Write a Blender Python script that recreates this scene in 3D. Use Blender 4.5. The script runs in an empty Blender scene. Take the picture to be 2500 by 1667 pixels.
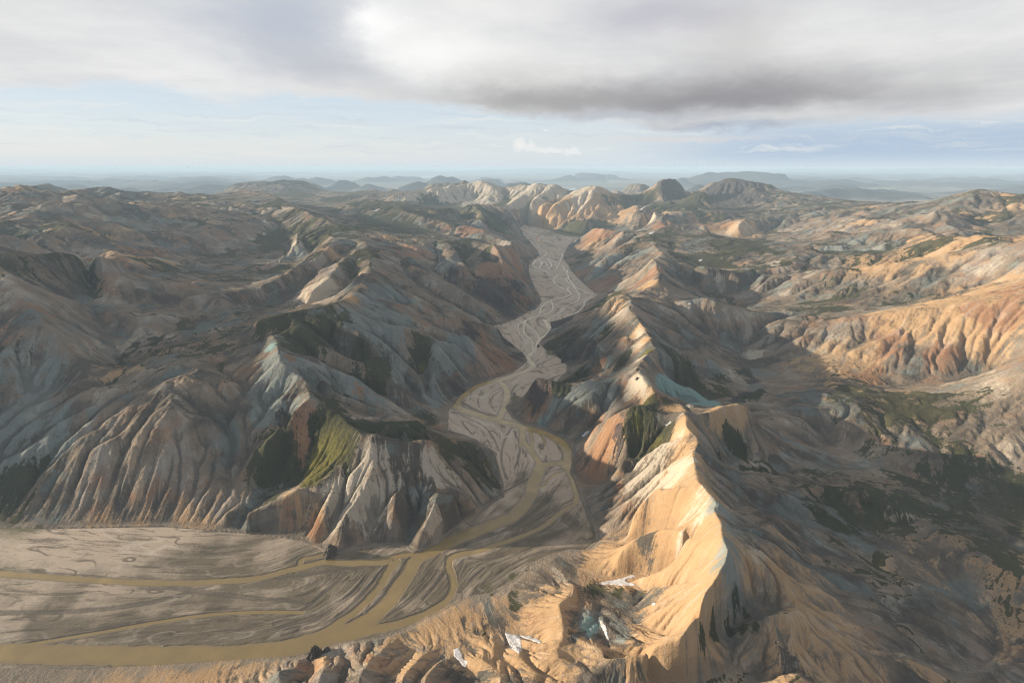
import bpy, math, time
import numpy as np
T0 = time.time()
R = math.radians
C = bpy.context.scene.collection
SC = bpy.context.scene

# ------------------------------------------------------------------ camera
CAM_Z = 800.0            # metres above the valley floor
PITCH = R(17.47)         # the lens looks down by this much
FPX = 1350.0             # focal length in pixels of the 2500 px wide photograph
cam_d = bpy.data.cameras.new('camera')
cam = bpy.data.objects.new('camera', cam_d)
C.objects.link(cam)
cam.location = (0, 0, CAM_Z)
cam.rotation_euler = (math.pi / 2 - PITCH, 0, 0)
cam_d.sensor_width = 36.0
cam_d.lens = FPX / 2500.0 * 36.0
cam_d.clip_start = 1.0
cam_d.clip_end = 300000.0
SC.camera = cam

# ------------------------------------------------------------------ light and exposure
SUN_EL, SUN_AZ = R(10.8), R(-84.0)      # azimuth from +Y towards +X: far left of the view
SC.view_settings.view_transform = 'Standard'
SC.view_settings.look = 'None'
SC.view_settings.gamma = 1.0
SC.view_settings.exposure = 0.92
sun_d = bpy.data.lights.new('sun', 'SUN')
sun_d.energy = 4.8
sun_d.angle = R(0.6)
sun_d.color = (1.0, 0.85, 0.66)
sun = bpy.data.objects.new('sun', sun_d)
C.objects.link(sun)
sun.location = (-2000, 300, 2000)
sun.rotation_euler = (math.pi / 2 - SUN_EL, 0, math.pi - SUN_AZ)   # shines from azimuth SUN_AZ
SC.cycles.use_denoising = True
SC.cycles.filter_width = 1.15
SC.cycles.denoising_input_passes = 'RGB_ALBEDO_NORMAL'
SC.cycles.denoising_prefilter = 'NONE'
SC.cycles.max_bounces = 4
SC.cycles.diffuse_bounces = 2
SC.cycles.volume_bounces = 2


class NT:
    """small helper that writes node networks as expressions"""
    def __init__(self, tree):
        self.t = tree
        tree.nodes.clear()

    def n(self, kind, **kw):
        nd = self.t.nodes.new(kind)
        for k, v in kw.items():
            setattr(nd, k, v)
        return nd

    def put(self, sock, v):
        if isinstance(v, bpy.types.NodeSocket):
            self.t.links.new(v, sock)
        elif v is not None:
            if isinstance(v, tuple) and len(v) == 3 and sock.type == 'RGBA':
                v = v + (1.0,)
            sock.default_value = v

    def m(self, op, a, b=None, c=None, clamp=False):
        nd = self.n('ShaderNodeMath', operation=op, use_clamp=clamp)
        for s, v in zip(nd.inputs, (a, b, c)):
            self.put(s, v)
        return nd.outputs[0]

    def mix(self, f, a, b, blend='MIX'):
        nd = self.n('ShaderNodeMix', data_type='RGBA', blend_type=blend)
        self.put(nd.inputs[0], f)
        self.put(nd.inputs[6], a)
        self.put(nd.inputs[7], b)
        return nd.outputs[2]

    def smooth(self, v, a, b, lo=0.0, hi=1.0):
        nd = self.n('ShaderNodeMapRange', interpolation_type='SMOOTHSTEP')
        for s, x in zip(nd.inputs, (v, a, b, lo, hi)):
            self.put(s, x)
        return nd.outputs[0]

    def noise(self, vec, scale, detail=4.0, rough=0.55, dist=0.0, out=0):
        nd = self.n('ShaderNodeTexNoise')
        self.put(nd.inputs['Vector'], vec)
        nd.inputs['Scale'].default_value = scale
        nd.inputs['Detail'].default_value = detail
        nd.inputs['Roughness'].default_value = rough
        nd.inputs['Distortion'].default_value = dist
        return nd.outputs[out]

    def scale(self, vec, s):
        nd = self.n('ShaderNodeVectorMath', operation='MULTIPLY')
        self.put(nd.inputs[0], vec)
        nd.inputs[1].default_value = s
        return nd.outputs[0]

    def attr(self, name):
        return self.n('ShaderNodeAttribute', attribute_name=name)


def dir_angles(px, py):
    """a pixel of the photograph -> (azimuth, elevation) in degrees"""
    dx, dy = px - 1250.0, py - 833.5
    f = FPX * math.cos(PITCH) - dy * math.sin(PITCH)
    u = -FPX * math.sin(PITCH) - dy * math.cos(PITCH)
    return math.degrees(math.atan2(dx, f)), math.degrees(math.atan2(u, math.hypot(dx, f)))


def build_world():
    w = bpy.data.worlds.new('World')
    SC.world = w
    w.use_nodes = True
    t = NT(w.node_tree)
    sky = t.n('ShaderNodeTexSky', sky_type='NISHITA', sun_disc=False)
    sky.sun_elevation, sky.sun_rotation = SUN_EL, SUN_AZ
    sky.altitude, sky.air_density, sky.dust_density = 900.0, 1.0, 1.5
    base = t.mix(1.0, sky.outputs[0], (0.10, 0.10, 0.10), 'MULTIPLY')
    tc = t.n('ShaderNodeTexCoord').outputs['Generated']
    sp = t.n('ShaderNodeSeparateXYZ')
    t.put(sp.inputs[0], tc)
    x, y, z = sp.outputs
    hyp = t.m('SQRT', t.m('ADD', t.m('MULTIPLY', x, x), t.m('MULTIPLY', y, y)))
    az = t.m('MULTIPLY', t.m('ARCTAN2', x, y), 57.2958)
    el = t.m('MULTIPLY', t.m('ARCTAN2', z, hyp), 57.2958)
    # coordinates of the cloud deck (it recedes towards the horizon), used for its noise
    zz = t.m('ADD', t.m('MAXIMUM', z, 0.0), 0.05)
    cv = t.n('ShaderNodeCombineXYZ')
    t.put(cv.inputs[0], t.m('DIVIDE', x, zz)); t.put(cv.inputs[1], t.m('DIVIDE', y, zz))
    P = cv.outputs[0]
    av = t.n('ShaderNodeCombineXYZ')
    t.put(av.inputs[0], az); t.put(av.inputs[1], t.m('MULTIPLY', el, 2.2))
    A = av.outputs[0]
    w1 = t.n('ShaderNodeSeparateColor'); t.put(w1.inputs[0], t.noise(A, 0.13, 5, 0.55, out=1))
    w2 = t.n('ShaderNodeSeparateColor'); t.put(w2.inputs[0], t.noise(A, 0.6, 5, 0.6, out=1))
    def warped(base_, i, a1, a2):
        v = t.m('ADD', base_, t.m('MULTIPLY', t.m('SUBTRACT', w1.outputs[i], 0.5), a1))
        return t.m('ADD', v, t.m('MULTIPLY', t.m('SUBTRACT', w2.outputs[i], 0.5), a2))
    WA, WE = warped(az, 0, 9.0, 2.2), warped(el, 1, 2.6, 0.8)
    col = base
    col = t.mix(0.85, col, t.mix(t.smooth(el, 0.0, 8.0), (0.56, 0.60, 0.625), (0.47, 0.55, 0.64)))
    # pale air towards the horizon
    col = t.mix(t.smooth(el, 3.6, 0.0, 0.0, 1.0), col, t.mix(t.smooth(az, -25.0, 25.0), (0.565, 0.575, 0.565), (0.47, 0.53, 0.58)))
    col = t.mix(t.m('MULTIPLY', t.smooth(az, 8.0, 26.0), t.smooth(el, 5.5, 2.0)), col, (0.34, 0.42, 0.52))
    col = t.mix(t.smooth(el, 1.3, 0.0, 0.0, 0.75), col, (0.485, 0.54, 0.58))
    # thin streaks low over the horizon
    sv = t.n('ShaderNodeCombineXYZ'); t.put(sv.inputs[0], t.m('MULTIPLY', az, 0.06)); t.put(sv.inputs[1], t.m('MULTIPLY', WE, 1.25))
    st = t.noise(sv.outputs[0], 1.6, 6, 0.62)
    band = t.m('MULTIPLY', t.smooth(el, 0.4, 1.8), t.smooth(el, 7.0, 4.2))
    col = t.mix(t.m('MULTIPLY', t.m('MULTIPLY', t.smooth(st, 0.50, 0.72), band), 0.8), col, (0.45, 0.49, 0.535))
    col = t.mix(t.m('MULTIPLY', t.m('MULTIPLY', t.smooth(st, 0.48, 0.30), band), 0.6), col, (0.61, 0.61, 0.59))

    def blob(col, px, py, sx, sy, c, amt, warp=True, power=1.0, tilt=0.0, edge=None):
        a0, e0 = dir_angles(px, py)
        a1, _ = dir_angles(px + sx, py)
        _, e1 = dir_angles(px, py - sy)
        wa, we = (WA, WE) if warp else (warped(az, 0, 1.2, 1.6), warped(el, 1, 0.5, 0.7))
        X = t.m('DIVIDE', t.m('SUBTRACT', wa, a0), abs(a1 - a0))
        Y = t.m('DIVIDE', t.m('SUBTRACT', we, e0), abs(e1 - e0))
        if tilt:
            Y = t.m('SUBTRACT', Y, t.m('MULTIPLY', X, tilt))
        d = t.m('ADD', t.m('MULTIPLY', X, X), t.m('MULTIPLY', Y, Y))
        if edge:
            f = t.smooth(d, edge[1], edge[0], 0.0, amt)
        else:
            f = t.m('MULTIPLY', t.m('EXPONENT', t.m('MULTIPLY', d, -power)), amt)
        return t.mix(f, col, c)

    # the cloud deck: covers everything above a wavy lower edge
    n1 = t.noise(P, 0.55, 7, 0.6)
    n2 = t.noise(A, 0.10, 6, 0.6)
    lim = t.m('ADD', 5.7, t.m('MULTIPLY', t.m('SUBTRACT', n2, 0.5), 2.2))
    lim = t.m('SUBTRACT', lim, t.smooth(az, -14.0, 16.0, 0.0, 2.5))
    deck = t.smooth(t.m('SUBTRACT', WE, lim), -0.35, 1.0)
    tone = t.smooth(n1, 0.25, 0.75)
    dcol = t.mix(tone, (0.49, 0.495, 0.51), (0.655, 0.652, 0.64))
    dcol = blob(dcol, 680, 50, 230, 120, (0.37, 0.40, 0.46), 0.95)
    dcol = blob(dcol, 860, 165, 200, 45, (0.35, 0.37, 0.41), 0.85, tilt=-0.5)
    dcol = blob(dcol, 940, 45, 60, 60, (0.74, 0.74, 0.735), 0.95)
    dcol = blob(dcol, 1060, 130, 170, 80, (0.72, 0.717, 0.70), 0.9)
    dcol = blob(dcol, 800, 258, 230, 36, (0.58, 0.575, 0.55), 0.9)
    dcol = blob(dcol, 1250, 195, 150, 50, (0.565, 0.56, 0.54), 0.8)
    dcol = blob(dcol, 1620, 30, 240, 60, (0.38, 0.38, 0.43), 0.8)
    dcol = blob(dcol, 1790, 90, 130, 90, (0.45, 0.445, 0.44), 0.7)
    dcol = blob(dcol, 1740, 228, 600, 66, (0.27, 0.27, 0.28), 0.9)
    dcol = blob(dcol, 1760, 245, 420, 30, (0.215, 0.215, 0.23), 0.8)
    dcol = blob(dcol, 1330, 245, 280, 28, (0.28, 0.28, 0.28), 0.8)
    dcol = blob(dcol, 1500, 287, 300, 13, (0.37, 0.395, 0.44), 0.8)
    dcol = blob(dcol, 1790, 312, 220, 13, (0.22, 0.245, 0.31), 0.95)
    col = t.mix(deck, col, dcol)
    col = blob(col, 1650, 340, 220, 6, (0.53, 0.505, 0.50), 0.7, warp=False)
    for px, py, sx, sy in ((1262, 356, 9, 11), (1272, 349, 7, 9), (1286, 360, 9, 7), (1300, 352, 7, 8), (1314, 364, 12, 6), (1340, 366, 12, 6), (1360, 369, 8, 4), (1385, 372, 10, 6), (1400, 368, 7, 7), (1412, 374, 6, 4), (1335, 318, 6, 2)):
        col = blob(col, px, py, sx, sy, (0.68, 0.67, 0.645), 0.5, warp=False, edge=(0.0, 3.2))
    # overhead and behind the camera the deck is thick and grey
    col = t.mix(t.smooth(el, 15.0, 40.0, 0.0, 1.0), col, t.mix(tone, (0.235, 0.232, 0.235), (0.355, 0.35, 0.35)))
    col = t.mix(t.smooth(y, 0.1, -0.5, 0.0, 0.8), col, (0.27, 0.29, 0.33))
    bg = t.n('ShaderNodeBackground')
    t.put(bg.inputs[0], t.mix(t.smooth(el, 0.0, -3.0), col, (0.30, 0.35, 0.38)))
    bg.inputs[1].default_value = 0.73
    out = t.n('ShaderNodeOutputWorld')
    t.put(out.inputs[0], bg.outputs[0])
build_world()

# ------------------------------------------------------------------ from photograph pixels to places
# zoom windows the outlines were read in: (x0, y0, pixels of the window per photo pixel)
WIN = {'A': (640, 380, 3.733), 'B': (1250, 380, 3.733), 'C': (640, 780, 3.733), 'D': (1250, 780, 3.733),
       'E': (640, 1200, 3.357), 'F': (1250, 1200, 3.357), 'P': (0, 0, 1.0),
       'G': (640, 380, 7.466), 'H': (945, 380, 7.466), 'I': (1250, 380, 7.466), 'J': (1555, 380, 7.466)}


def ray(px, py):
    dx, dy = px - 1250.0, py - 833.5
    return (dx, FPX * math.cos(PITCH) - dy * math.sin(PITCH), -FPX * math.sin(PITCH) - dy * math.cos(PITCH))


def at_z(win, X, Y, z):
    """the place at height z seen there"""
    if win == 'W':
        return (X, Y, z)
    x0, y0, s = WIN[win]
    d = ray(x0 + X / s, y0 + Y / s)
    k = (z - CAM_Z) / d[2]
    return (d[0] * k, d[1] * k, z)


def at_d(win, X, Y, dist):
    """the place at that ground distance seen there"""
    x0, y0, s = WIN[win]
    d = ray(x0 + X / s, y0 + Y / s)
    if 7500 < dist < 12500:                                # the far range stands steep: its rows lie closer together
        dist = 7500 + (dist - 7500) * 0.72 if dist < 10500 else 9660 + (dist - 10500) * 1.42
    k = dist / math.hypot(d[0], d[1])
    return (d[0] * k, d[1] * k, CAM_Z + d[2] * k)


def line(win, *pts):
    return [at_z(win, *p) for p in pts]


def far(win, *pts):
    return [at_d(win, *p) for p in pts]

# valley floor outline (z = 0), left bank from near to far, then right bank from far to near
FLOOR = [at_z(w, x, y, 0.0) for w, pts in (
    ('P', [(-900, 1250), (100, 1290), (400, 1285)]),
    ('E', [(15, 352), (150, 372), (300, 400), (390, 440), (470, 465), (540, 520), (640, 500), (900, 455), (1050, 440), (1180, 462),
           (1240, 500), (1300, 486), (1450, 420), (1500, 360), (1620, 268), (1700, 210), (1780, 180), (1900, 85), (1985, 40)]),
    ('C', [(2195, 1480), (2150, 1330), (2120, 1210), (1960, 1100), (1830, 1050), (1690, 1010), (1700, 820), (1745, 772), (1800, 690),
           (1870, 640), (1950, 590), (2100, 540)]),
    ('D', [(0, 486), (100, 410), (138, 370), (90, 300), (30, 255)]),
    ('B', [(-200, 1560), (-80, 1530), (30, 1490), (150, 1420), (215, 1400), (268, 1330), (240, 1260), (205, 1210), (180, 1150), (150, 1060), (150, 1000), (172, 960),
           (250, 910), (215, 850), (195, 830), (140, 765), (90, 720), (70, 660), (110, 628), (200, 640), (380, 690), (470, 702),
           (640, 735), (560, 780), (512, 826), (485, 890), (470, 935), (525, 1010), (535, 1040), (590, 1100), (640, 1150), (700, 1205), (745, 1240), (792, 1270),
           (690, 1330), (650, 1390), (600, 1440), (440, 1500), (350, 1520)]),
    ('D', [(365, 75), (320, 140), (285, 175), (250, 215), (285, 250), (340, 300), (410, 330), (465, 375), (505, 420), (495, 480),
           (430, 540), (390, 600), (160, 680), (0, 742)]),
    ('C', [(2235, 775), (2222, 800), (2277, 895)]),
    ('D', [(110, 960), (250, 988), (420, 1060), (500, 1110), (545, 1180), (550, 1300), (530, 1390), (570, 1460), (605, 1568)]),
    ('F', [(575, 60), (620, 180), (665, 270), (690, 360), (690, 405), (600, 480), (480, 470), (300, 520), (130, 600), (0, 740)]),
    ('E', [(1960, 780), (1880, 828), (1720, 850), (1620, 882), (1540, 920), (1480, 962), (1350, 1020), (1200, 1105), (1100, 1150), (1000, 1190),
           (800, 1216), (640, 1240), (560, 1270), (480, 1300), (390, 1335), (250, 1352), (15, 1362)]),
    ('P', [(500, 1615), (200, 1635), (-500, 1620), (-1300, 1560)]),
) for x, y in pts]

RIDGES = [
  # --- right: the long lit crest and its neighbours
  line('D', (1570, 890, 202), (1590, 950, 198), (1575, 1030, 192), (1625, 1075, 192), (1690, 1120, 192), (1700, 1170, 190), (1645, 1255, 186), (1660, 1420, 188), (1700, 1560, 190)),
  line('F', (1530, 0, 190), (1560, 20, 190), (1620, 90, 194), (1690, 160, 196), (1640, 200, 192), (1690, 270, 196), (1710, 320, 198), (1708, 430, 200), (1765, 540, 203), (1755, 620, 200),
       (1700, 700, 192), (1650, 790, 184), (1590, 850, 178), (1530, 1020, 164), (1440, 1130, 152), (1385, 1230, 142), (1200, 1285, 122), (950, 1335, 102), (790, 1400, 88), (700, 1440, 80), (640, 1540, 82)),
  # spurs on the lit face
  line('D', (1640, 1262, 184), (1480, 1310, 150), (1250, 1350, 118), (1110, 1390, 86)),
  line('D', (1600, 1100, 188), (1400, 1170, 160), (1200, 1230, 128), (1040, 1280, 100), (980, 1350, 82)),
  line('F', (1500, 30, 182), (1300, 30, 160), (1180, 10, 146), (1060, 130, 112), (985, 225, 74), (955, 300, 50), (945, 380, 26)),
  line('F', (1640, 205, 190), (1480, 235, 158), (1300, 310, 116), (1150, 355, 80), (960, 400, 34), (800, 430, 18), (650, 470, 4)),
  line('F', (1700, 440, 196), (1520, 440, 160), (1340, 350, 132), (1180, 380, 102), (1000, 435, 77), (900, 520, 54), (840, 620, 34), (760, 700, 14)),
  line('F', (1755, 600, 200), (1560, 620, 150), (1350, 660, 104), (1180, 700, 70), (950, 740, 26)),
  line('F', (1690, 720, 190), (1500, 760, 142), (1300, 800, 100), (1120, 810, 60)),
  # mossy knoll and small hill at the bottom
  line('F', (570, 755, 14), (720, 770, 26), (860, 800, 34), (1000, 800, 38), (1080, 860, 42), (950, 960, 50)),
  line('F', (620, 850, 22), (760, 880, 34), (900, 930, 40)),
  line('F', (440, 750, 22), (500, 770, 30), (520, 800, 36), (470, 860, 42), (380, 940, 52), (400, 1000, 57), (418, 1090, 64), (410, 1170, 70), (425, 1220, 72), (520, 1180, 74), (620, 1240, 76), (720, 1300, 78), (790, 1390, 86)),
  line('F', (425, 1225, 72), (330, 1265, 64), (250, 1275, 58), (130, 1240, 42), (60, 1200, 28)),
  line('F', (250, 1280, 58), (340, 1330, 66), (480, 1420, 76), (600, 1500, 80)),
  line('F', (0, 960, 8), (60, 900, 14), (200, 830, 24), (350, 780, 26)),
  line('E', (1650, 1240, 24), (1760, 1180, 26), (1900, 1240, 36), (1990, 1330, 46), (2048, 1420, 56)),
  line('E', (1700, 1390, 44), (1800, 1380, 52), (1900, 1470, 62), (1960, 1568, 72)),
  line('E', (1530, 1370, 34), (1430, 1440, 46), (1350, 1568, 62)),
  line('E', (1380, 1290, 24), (1280, 1410, 40), (1160, 1568, 60)),
  line('E', (560, 1290, 8), (800, 1280, 20), (1050, 1260, 24), (900, 1400, 44), (800, 1568, 66)),
  line('E', (505, 1380, 24), (515, 1440, 34), (490, 1568, 54)),
  line('E', (300, 1390, 14), (280, 1480, 26), (150, 1568, 38)),
  # behind it: twin crests of the second spur
  line('D', (1150, 818, 175), (1080, 850, 168), (985, 880, 158), (880, 940, 134), (760, 1010, 100), (690, 1110, 60), (620, 1180, 26)),
  line('D', (1150, 818, 175), (1230, 850, 172), (1340, 870, 172), (1450, 880, 180), (1570, 890, 200)),
  line('D', (1090, 920, 160), (1010, 1000, 142), (980, 1080, 122), (930, 1180, 94), (915, 1290, 66), (915, 1380, 44)),
  line('D', (1010, 1080, 122), (1040, 1160, 112), (1060, 1240, 94)),
  line('D', (1570, 890, 200), (1660, 900, 188), (1750, 905, 184), (1850, 860, 188), (1955, 820, 192), (1990, 808, 188), (2130, 825, 182), (2140, 850, 174), (2277, 970, 150)),
  line('D', (1270, 840, 160), (1400, 790, 160), (1520, 765, 158), (1640, 790, 140), (1710, 810, 126)),
  # the middle lit crest
  line('B', (870, 1370, 214), (930, 1320, 224), (1030, 1300, 228), (1085, 1340, 228), (1085, 1420, 226), (1060, 1440, 226), (1120, 1490, 226), (1180, 1568, 224)),
  line('D', (1120, 15, 224), (1200, 85, 221), (1243, 150, 217), (1270, 240, 214), (1328, 300, 208), (1240, 350, 198), (1200, 400, 194), (1145, 465, 186), (1160, 530, 184), (1195, 590, 184),
       (1240, 650, 178), (1310, 720, 168), (1320, 780, 162), (1190, 835, 164)),
  line('D', (1050, 180, 196), (900, 210, 150), (760, 230, 112), (640, 260, 76), (540, 280, 44), (400, 300, 8)),
  line('D', (1120, 300, 178), (950, 330, 138), (800, 350, 106), (650, 440, 62), (520, 500, 12)),
  line('D', (1050, 560, 168), (940, 590, 148), (860, 610, 138), (760, 590, 130), (695, 572, 126), (600, 610, 106), (480, 625, 96), (350, 600, 100), (290, 585, 104), (228, 562, 104), (190, 620, 80), (150, 680, 50), (60, 740, 16)),
  line('D', (735, 720, 112), (690, 735, 104), (560, 800, 76), (430, 900, 40), (380, 1000, 14)),
  line('D', (735, 720, 112), (800, 790, 88), (880, 880, 64)),
  line('D', (735, 720, 112), (740, 640, 118), (700, 580, 126)),
  # right flank spurs, turquoise slab
  line('D', (1200, 520, 180), (1290, 550, 166), (1370, 578, 152), (1500, 600, 128), (1640, 640, 100), (1740, 710, 76), (1850, 750, 60), (2000, 790, 40)),
  line('D', (1335, 310, 204), (1450, 370, 168), (1600, 420, 124), (1750, 560, 78), (1950, 640, 46)),
  line('D', (1270, 230, 210), (1450, 270, 184), (1600, 310, 156), (1800, 370, 108), (1980, 480, 62)),
  # right of the side valley
  line('D', (2277, 280, 90), (2180, 300, 80), (2130, 330, 64)),
  line('D', (2277, 620, 86), (2180, 690, 62), (2130, 740, 44)),
  line('F', (1780, 1230, 88), (1890, 1198, 92), (2034, 1158, 96), (2300, 1120, 100)),
  # --- right, further back
  line('B', (1400, 950, 240), (1340, 965, 238), (1280, 985, 236), (1320, 1050, 234), (1345, 1140, 222), (1300, 1210, 206), (1230, 1250, 196), (1150, 1275, 192), (1090, 1330, 222)),
  line('B', (1260, 1000, 226), (1200, 1070, 196), (1130, 1170, 140), (1000, 1230, 84), (880, 1270, 30), (800, 1290, 4)),
  line('B', (1400, 950, 240), (1500, 960, 236), (1600, 1010, 232), (1750, 1060, 226), (1900, 1070, 218), (2080, 1090, 206), (2190, 1110, 196), (2277, 1160, 190)),
  line('B', (1160, 1275, 195), (1260, 1300, 212), (1290, 1340, 206), (1400, 1330, 200), (1590, 1350, 206), (1740, 1322, 214), (1860, 1370, 204), (2000, 1400, 184), (2100, 1400, 168)),
  line('B', (512, 826, 6), (560, 780, 60), (640, 740, 120), (720, 700, 176), (770, 688, 198), (830, 705, 206), (900, 700, 210), (960, 705, 214), (1030, 735, 222), (1110, 730, 226), (1190, 695, 240)),
  line('B', (1190, 700, 240), (1250, 715, 252), (1330, 690, 268), (1440, 662, 284), (1600, 662, 282), (1720, 690, 276), (1780, 705, 272), (1840, 770, 258), (1930, 850, 240), (2000, 920, 228), (2100, 1000, 214), (2277, 1130, 200)),
  line('B', (1030, 735, 222), (960, 800, 178), (850, 860, 120), (700, 920, 66), (560, 980, 14)),
  line('B', (1250, 720, 252), (1080, 800, 214), (960, 870, 180), (850, 960, 136), (750, 1040, 80), (660, 1130, 20)),
  line('B', (1250, 720, 252), (1300, 850, 232), (1390, 930, 224)),
  line('B', (1180, 870, 206), (1000, 960, 150), (880, 1060, 90), (780, 1200, 20)),
  # big ridges beyond the right and left of the valley
  line('W', (1500, 1500, 210), (1900, 1900, 350), (2300, 2500, 430), (2600, 3300, 390)),
  line('W', (1900, 1900, 350), (1600, 2050, 270), (1350, 2200, 190)),
  line('W', (2300, 2500, 430), (1950, 2700, 330), (1700, 2900, 250)),
  line('W', (2600, 3300, 390), (2300, 3550, 330), (2000, 3700, 280)),
  line('W', (1300, 1000, 130), (1700, 900, 270), (2300, 1000, 370)),
  line('W', (3200, 4300, 470), (4200, 5200, 540), (5200, 5600, 500)),
  line('W', (-1500, 1700, 310), (-2000, 2100, 430), (-2700, 2600, 490)),
  line('W', (-1500, 1700, 310), (-1330, 1600, 230), (-1200, 1500, 150)),
  line('W', (-2000, 2100, 430), (-1850, 2300, 350), (-1650, 2500, 260)),
  line('W', (-2700, 2600, 490), (-2600, 3300, 410), (-2300, 3900, 360)),
  line('W', (-3200, 4200, 490), (-4500, 5200, 560), (-5200, 6400, 520)),
  line('W', (-1500, 1350, 130), (-2200, 1380, 300), (-2900, 1500, 390)),
  # --- left: near hill with the moss face
  line('C', (190, 880, 190), (300, 850, 190), (430, 762, 204), (500, 800, 190), (600, 870, 180), (700, 900, 174), (780, 980, 166), (860, 1060, 158), (930, 1105, 154), (1000, 1090, 158), (1080, 1088, 158), (1130, 1110, 154),
       (1220, 1135, 148), (1300, 1140, 146), (1380, 1135, 144), (1460, 1118, 144), (1530, 1160, 134), (1620, 1180, 124), (1800, 1270, 90), (2000, 1370, 50), (2180, 1480, 6)),
  line('C', (930, 1110, 154), (850, 1190, 138), (760, 1290, 118), (650, 1400, 102), (560, 1500, 86), (510, 1550, 80)),
  line('E', (300, 5, 82), (270, 15, 80), (160, 85, 64), (80, 130, 54), (15, 178, 46), (-300, 260, 34)),
  line('C', (600, 880, 178), (500, 940, 160), (440, 1000, 150), (410, 1090, 130), (370, 1190, 104), (400, 1330, 74)),
  line('C', (190, 880, 190), (180, 980, 160), (120, 1100, 130), (20, 1180, 120)),
  line('C', (1540, 1170, 134), (1690, 1100, 112), (1830, 1130, 96), (1950, 1190, 84), (2060, 1230, 66), (2110, 1260, 44)),
  line('C', (1000, 1100, 157), (1030, 1250, 132), (1010, 1400, 111), (930, 1568, 83)),
  line('E', (560, 80, 68), (540, 200, 46), (440, 320, 22), (400, 420, 4)),
  line('E', (830, 20, 80), (740, 130, 60), (640, 290, 34), (560, 440, 6)),
  line('E', (1100, 30, 79), (1080, 200, 51), (1040, 430, 3)),
  line('E', (1450, 60, 74), (1400, 200, 50), (1300, 360, 22), (1270, 480, 2)),
  line('E', (1700, 0, 66), (1660, 120, 36), (1600, 270, 4)),
  line('C', (730, 905, 172), (850, 950, 150), (1000, 955, 140), (1250, 955, 130), (1430, 970, 116), (1580, 1090, 96)),
  # --- left, grey and blue slopes above the river
  line('C', (60, 135, 264), (150, 240, 250), (160, 350, 238), (190, 450, 224), (300, 520, 208), (400, 590, 196), (440, 700, 178), (430, 760, 200)),
  line('A', (-60, 1530, 282), (20, 1500, 280), (150, 1460, 282), (340, 1430, 284), (560, 1400, 284), (700, 1365, 284), (800, 1320, 284), (870, 1285, 286), (920, 1200, 296), (1000, 1110, 306)),
  line('A', (700, 1380, 280), (760, 1450, 266), (850, 1568, 236)),
  line('C', (700, 50, 256), (840, 110, 236), (930, 240, 204), (1090, 400, 162), (1250, 440, 134), (1400, 480, 106), (1450, 600, 66), (1480, 760, 22)),
  line('C', (320, 90, 262), (480, 120, 246), (640, 330, 194), (800, 400, 172), (1050, 550, 126), (1300, 700, 76), (1480, 830, 30)),
  line('C', (150, 270, 246), (330, 330, 222), (520, 370, 200), (640, 480, 174), (860, 560, 146), (1100, 760, 94), (1330, 880, 48)),
  line('C', (430, 470, 204), (600, 600, 166), (700, 680, 146), (900, 780, 114), (1250, 920, 84)),
  line('A', (1000, 1110, 306), (1150, 1180, 268), (1350, 1320, 220), (1500, 1470, 176)),
  line('C', (1230, 95, 210), (1480, 190, 160), (1650, 230, 130), (1850, 190, 116), (1980, 200, 94), (2130, 210, 60), (2190, 280, 20)),
  line('C', (1560, 240, 146), (1600, 480, 84), (1530, 560, 70), (1500, 700, 26)),
  line('C', (1750, 250, 122), (1800, 420, 64), (1900, 560, 12)),
  line('A', (1500, 1470, 178), (1800, 1530, 150), (2000, 1560, 110), (2150, 1600, 60)),
  # --- left, lit-sided ridges further back
  line('A', (1000, 680, 340), (940, 720, 338), (880, 745, 338), (760, 760, 340), (640, 772, 338), (560, 820, 326), (460, 900, 308), (340, 1010, 286), (180, 1130, 262), (20, 1230, 246), (-200, 1340, 230)),
  line('A', (760, 765, 340), (640, 830, 326), (600, 900, 312), (540, 970, 296), (430, 1100, 266), (300, 1250, 236), (160, 1400, 204), (20, 1480, 190)),
  line('A', (900, 760, 336), (960, 850, 320), (740, 950, 312), (690, 1050, 300), (600, 1140, 278), (450, 1280, 240), (300, 1400, 206)),
  line('A', (1000, 1110, 306), (920, 1120, 304), (840, 1180, 294), (780, 1260, 282), (640, 1330, 258), (500, 1400, 236)),
  line('A', (960, 850, 320), (1000, 960, 310), (980, 1040, 304), (1000, 1110, 306)),
  line('A', (1000, 680, 340), (1180, 740, 322), (1300, 745, 312), (1400, 770, 300), (1600, 768, 290), (1730, 830, 272), (1800, 930, 236), (1850, 1050, 196)),
  line('A', (1150, 900, 300), (1350, 960, 268), (1500, 1060, 226), (1700, 1200, 176), (1900, 1330, 130)),
  line('A', (1000, 1060, 300), (1250, 1120, 264), (1400, 1230, 222), (1650, 1380, 160), (1850, 1480, 124)),
  line('A', (1600, 770, 290), (1600, 880, 256), (1560, 1010, 214)),
  line('A', (1750, 760, 272), (1900, 800, 260), (2040, 830, 254), (2130, 870, 244), (2277, 880, 214)),
  line('B', (0, 885, 210), (60, 930, 150), (120, 965, 80), (150, 1000, 14)),
  line('A', (2040, 910, 236), (1960, 1010, 196), (1880, 1080, 160), (2050, 1200, 116), (2200, 1330, 66), (2260, 1400, 24)),
  line('A', (2130, 870, 244), (2200, 1020, 176), (2277, 1130, 120)),
  line('B', (0, 1130, 116), (70, 1170, 100), (150, 1190, 66), (200, 1220, 14)),
  line('B', (70, 1180, 98), (150, 1300, 50), (240, 1330, 10)),
  line('A', (1700, 670, 270), (1850, 658, 262), (2000, 690, 244), (2100, 760, 214), (2277, 830, 176)),
  line('B', (0, 828, 178), (90, 850, 130), (180, 875, 60), (240, 905, 8)),
  # --- left skyline mountain
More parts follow.
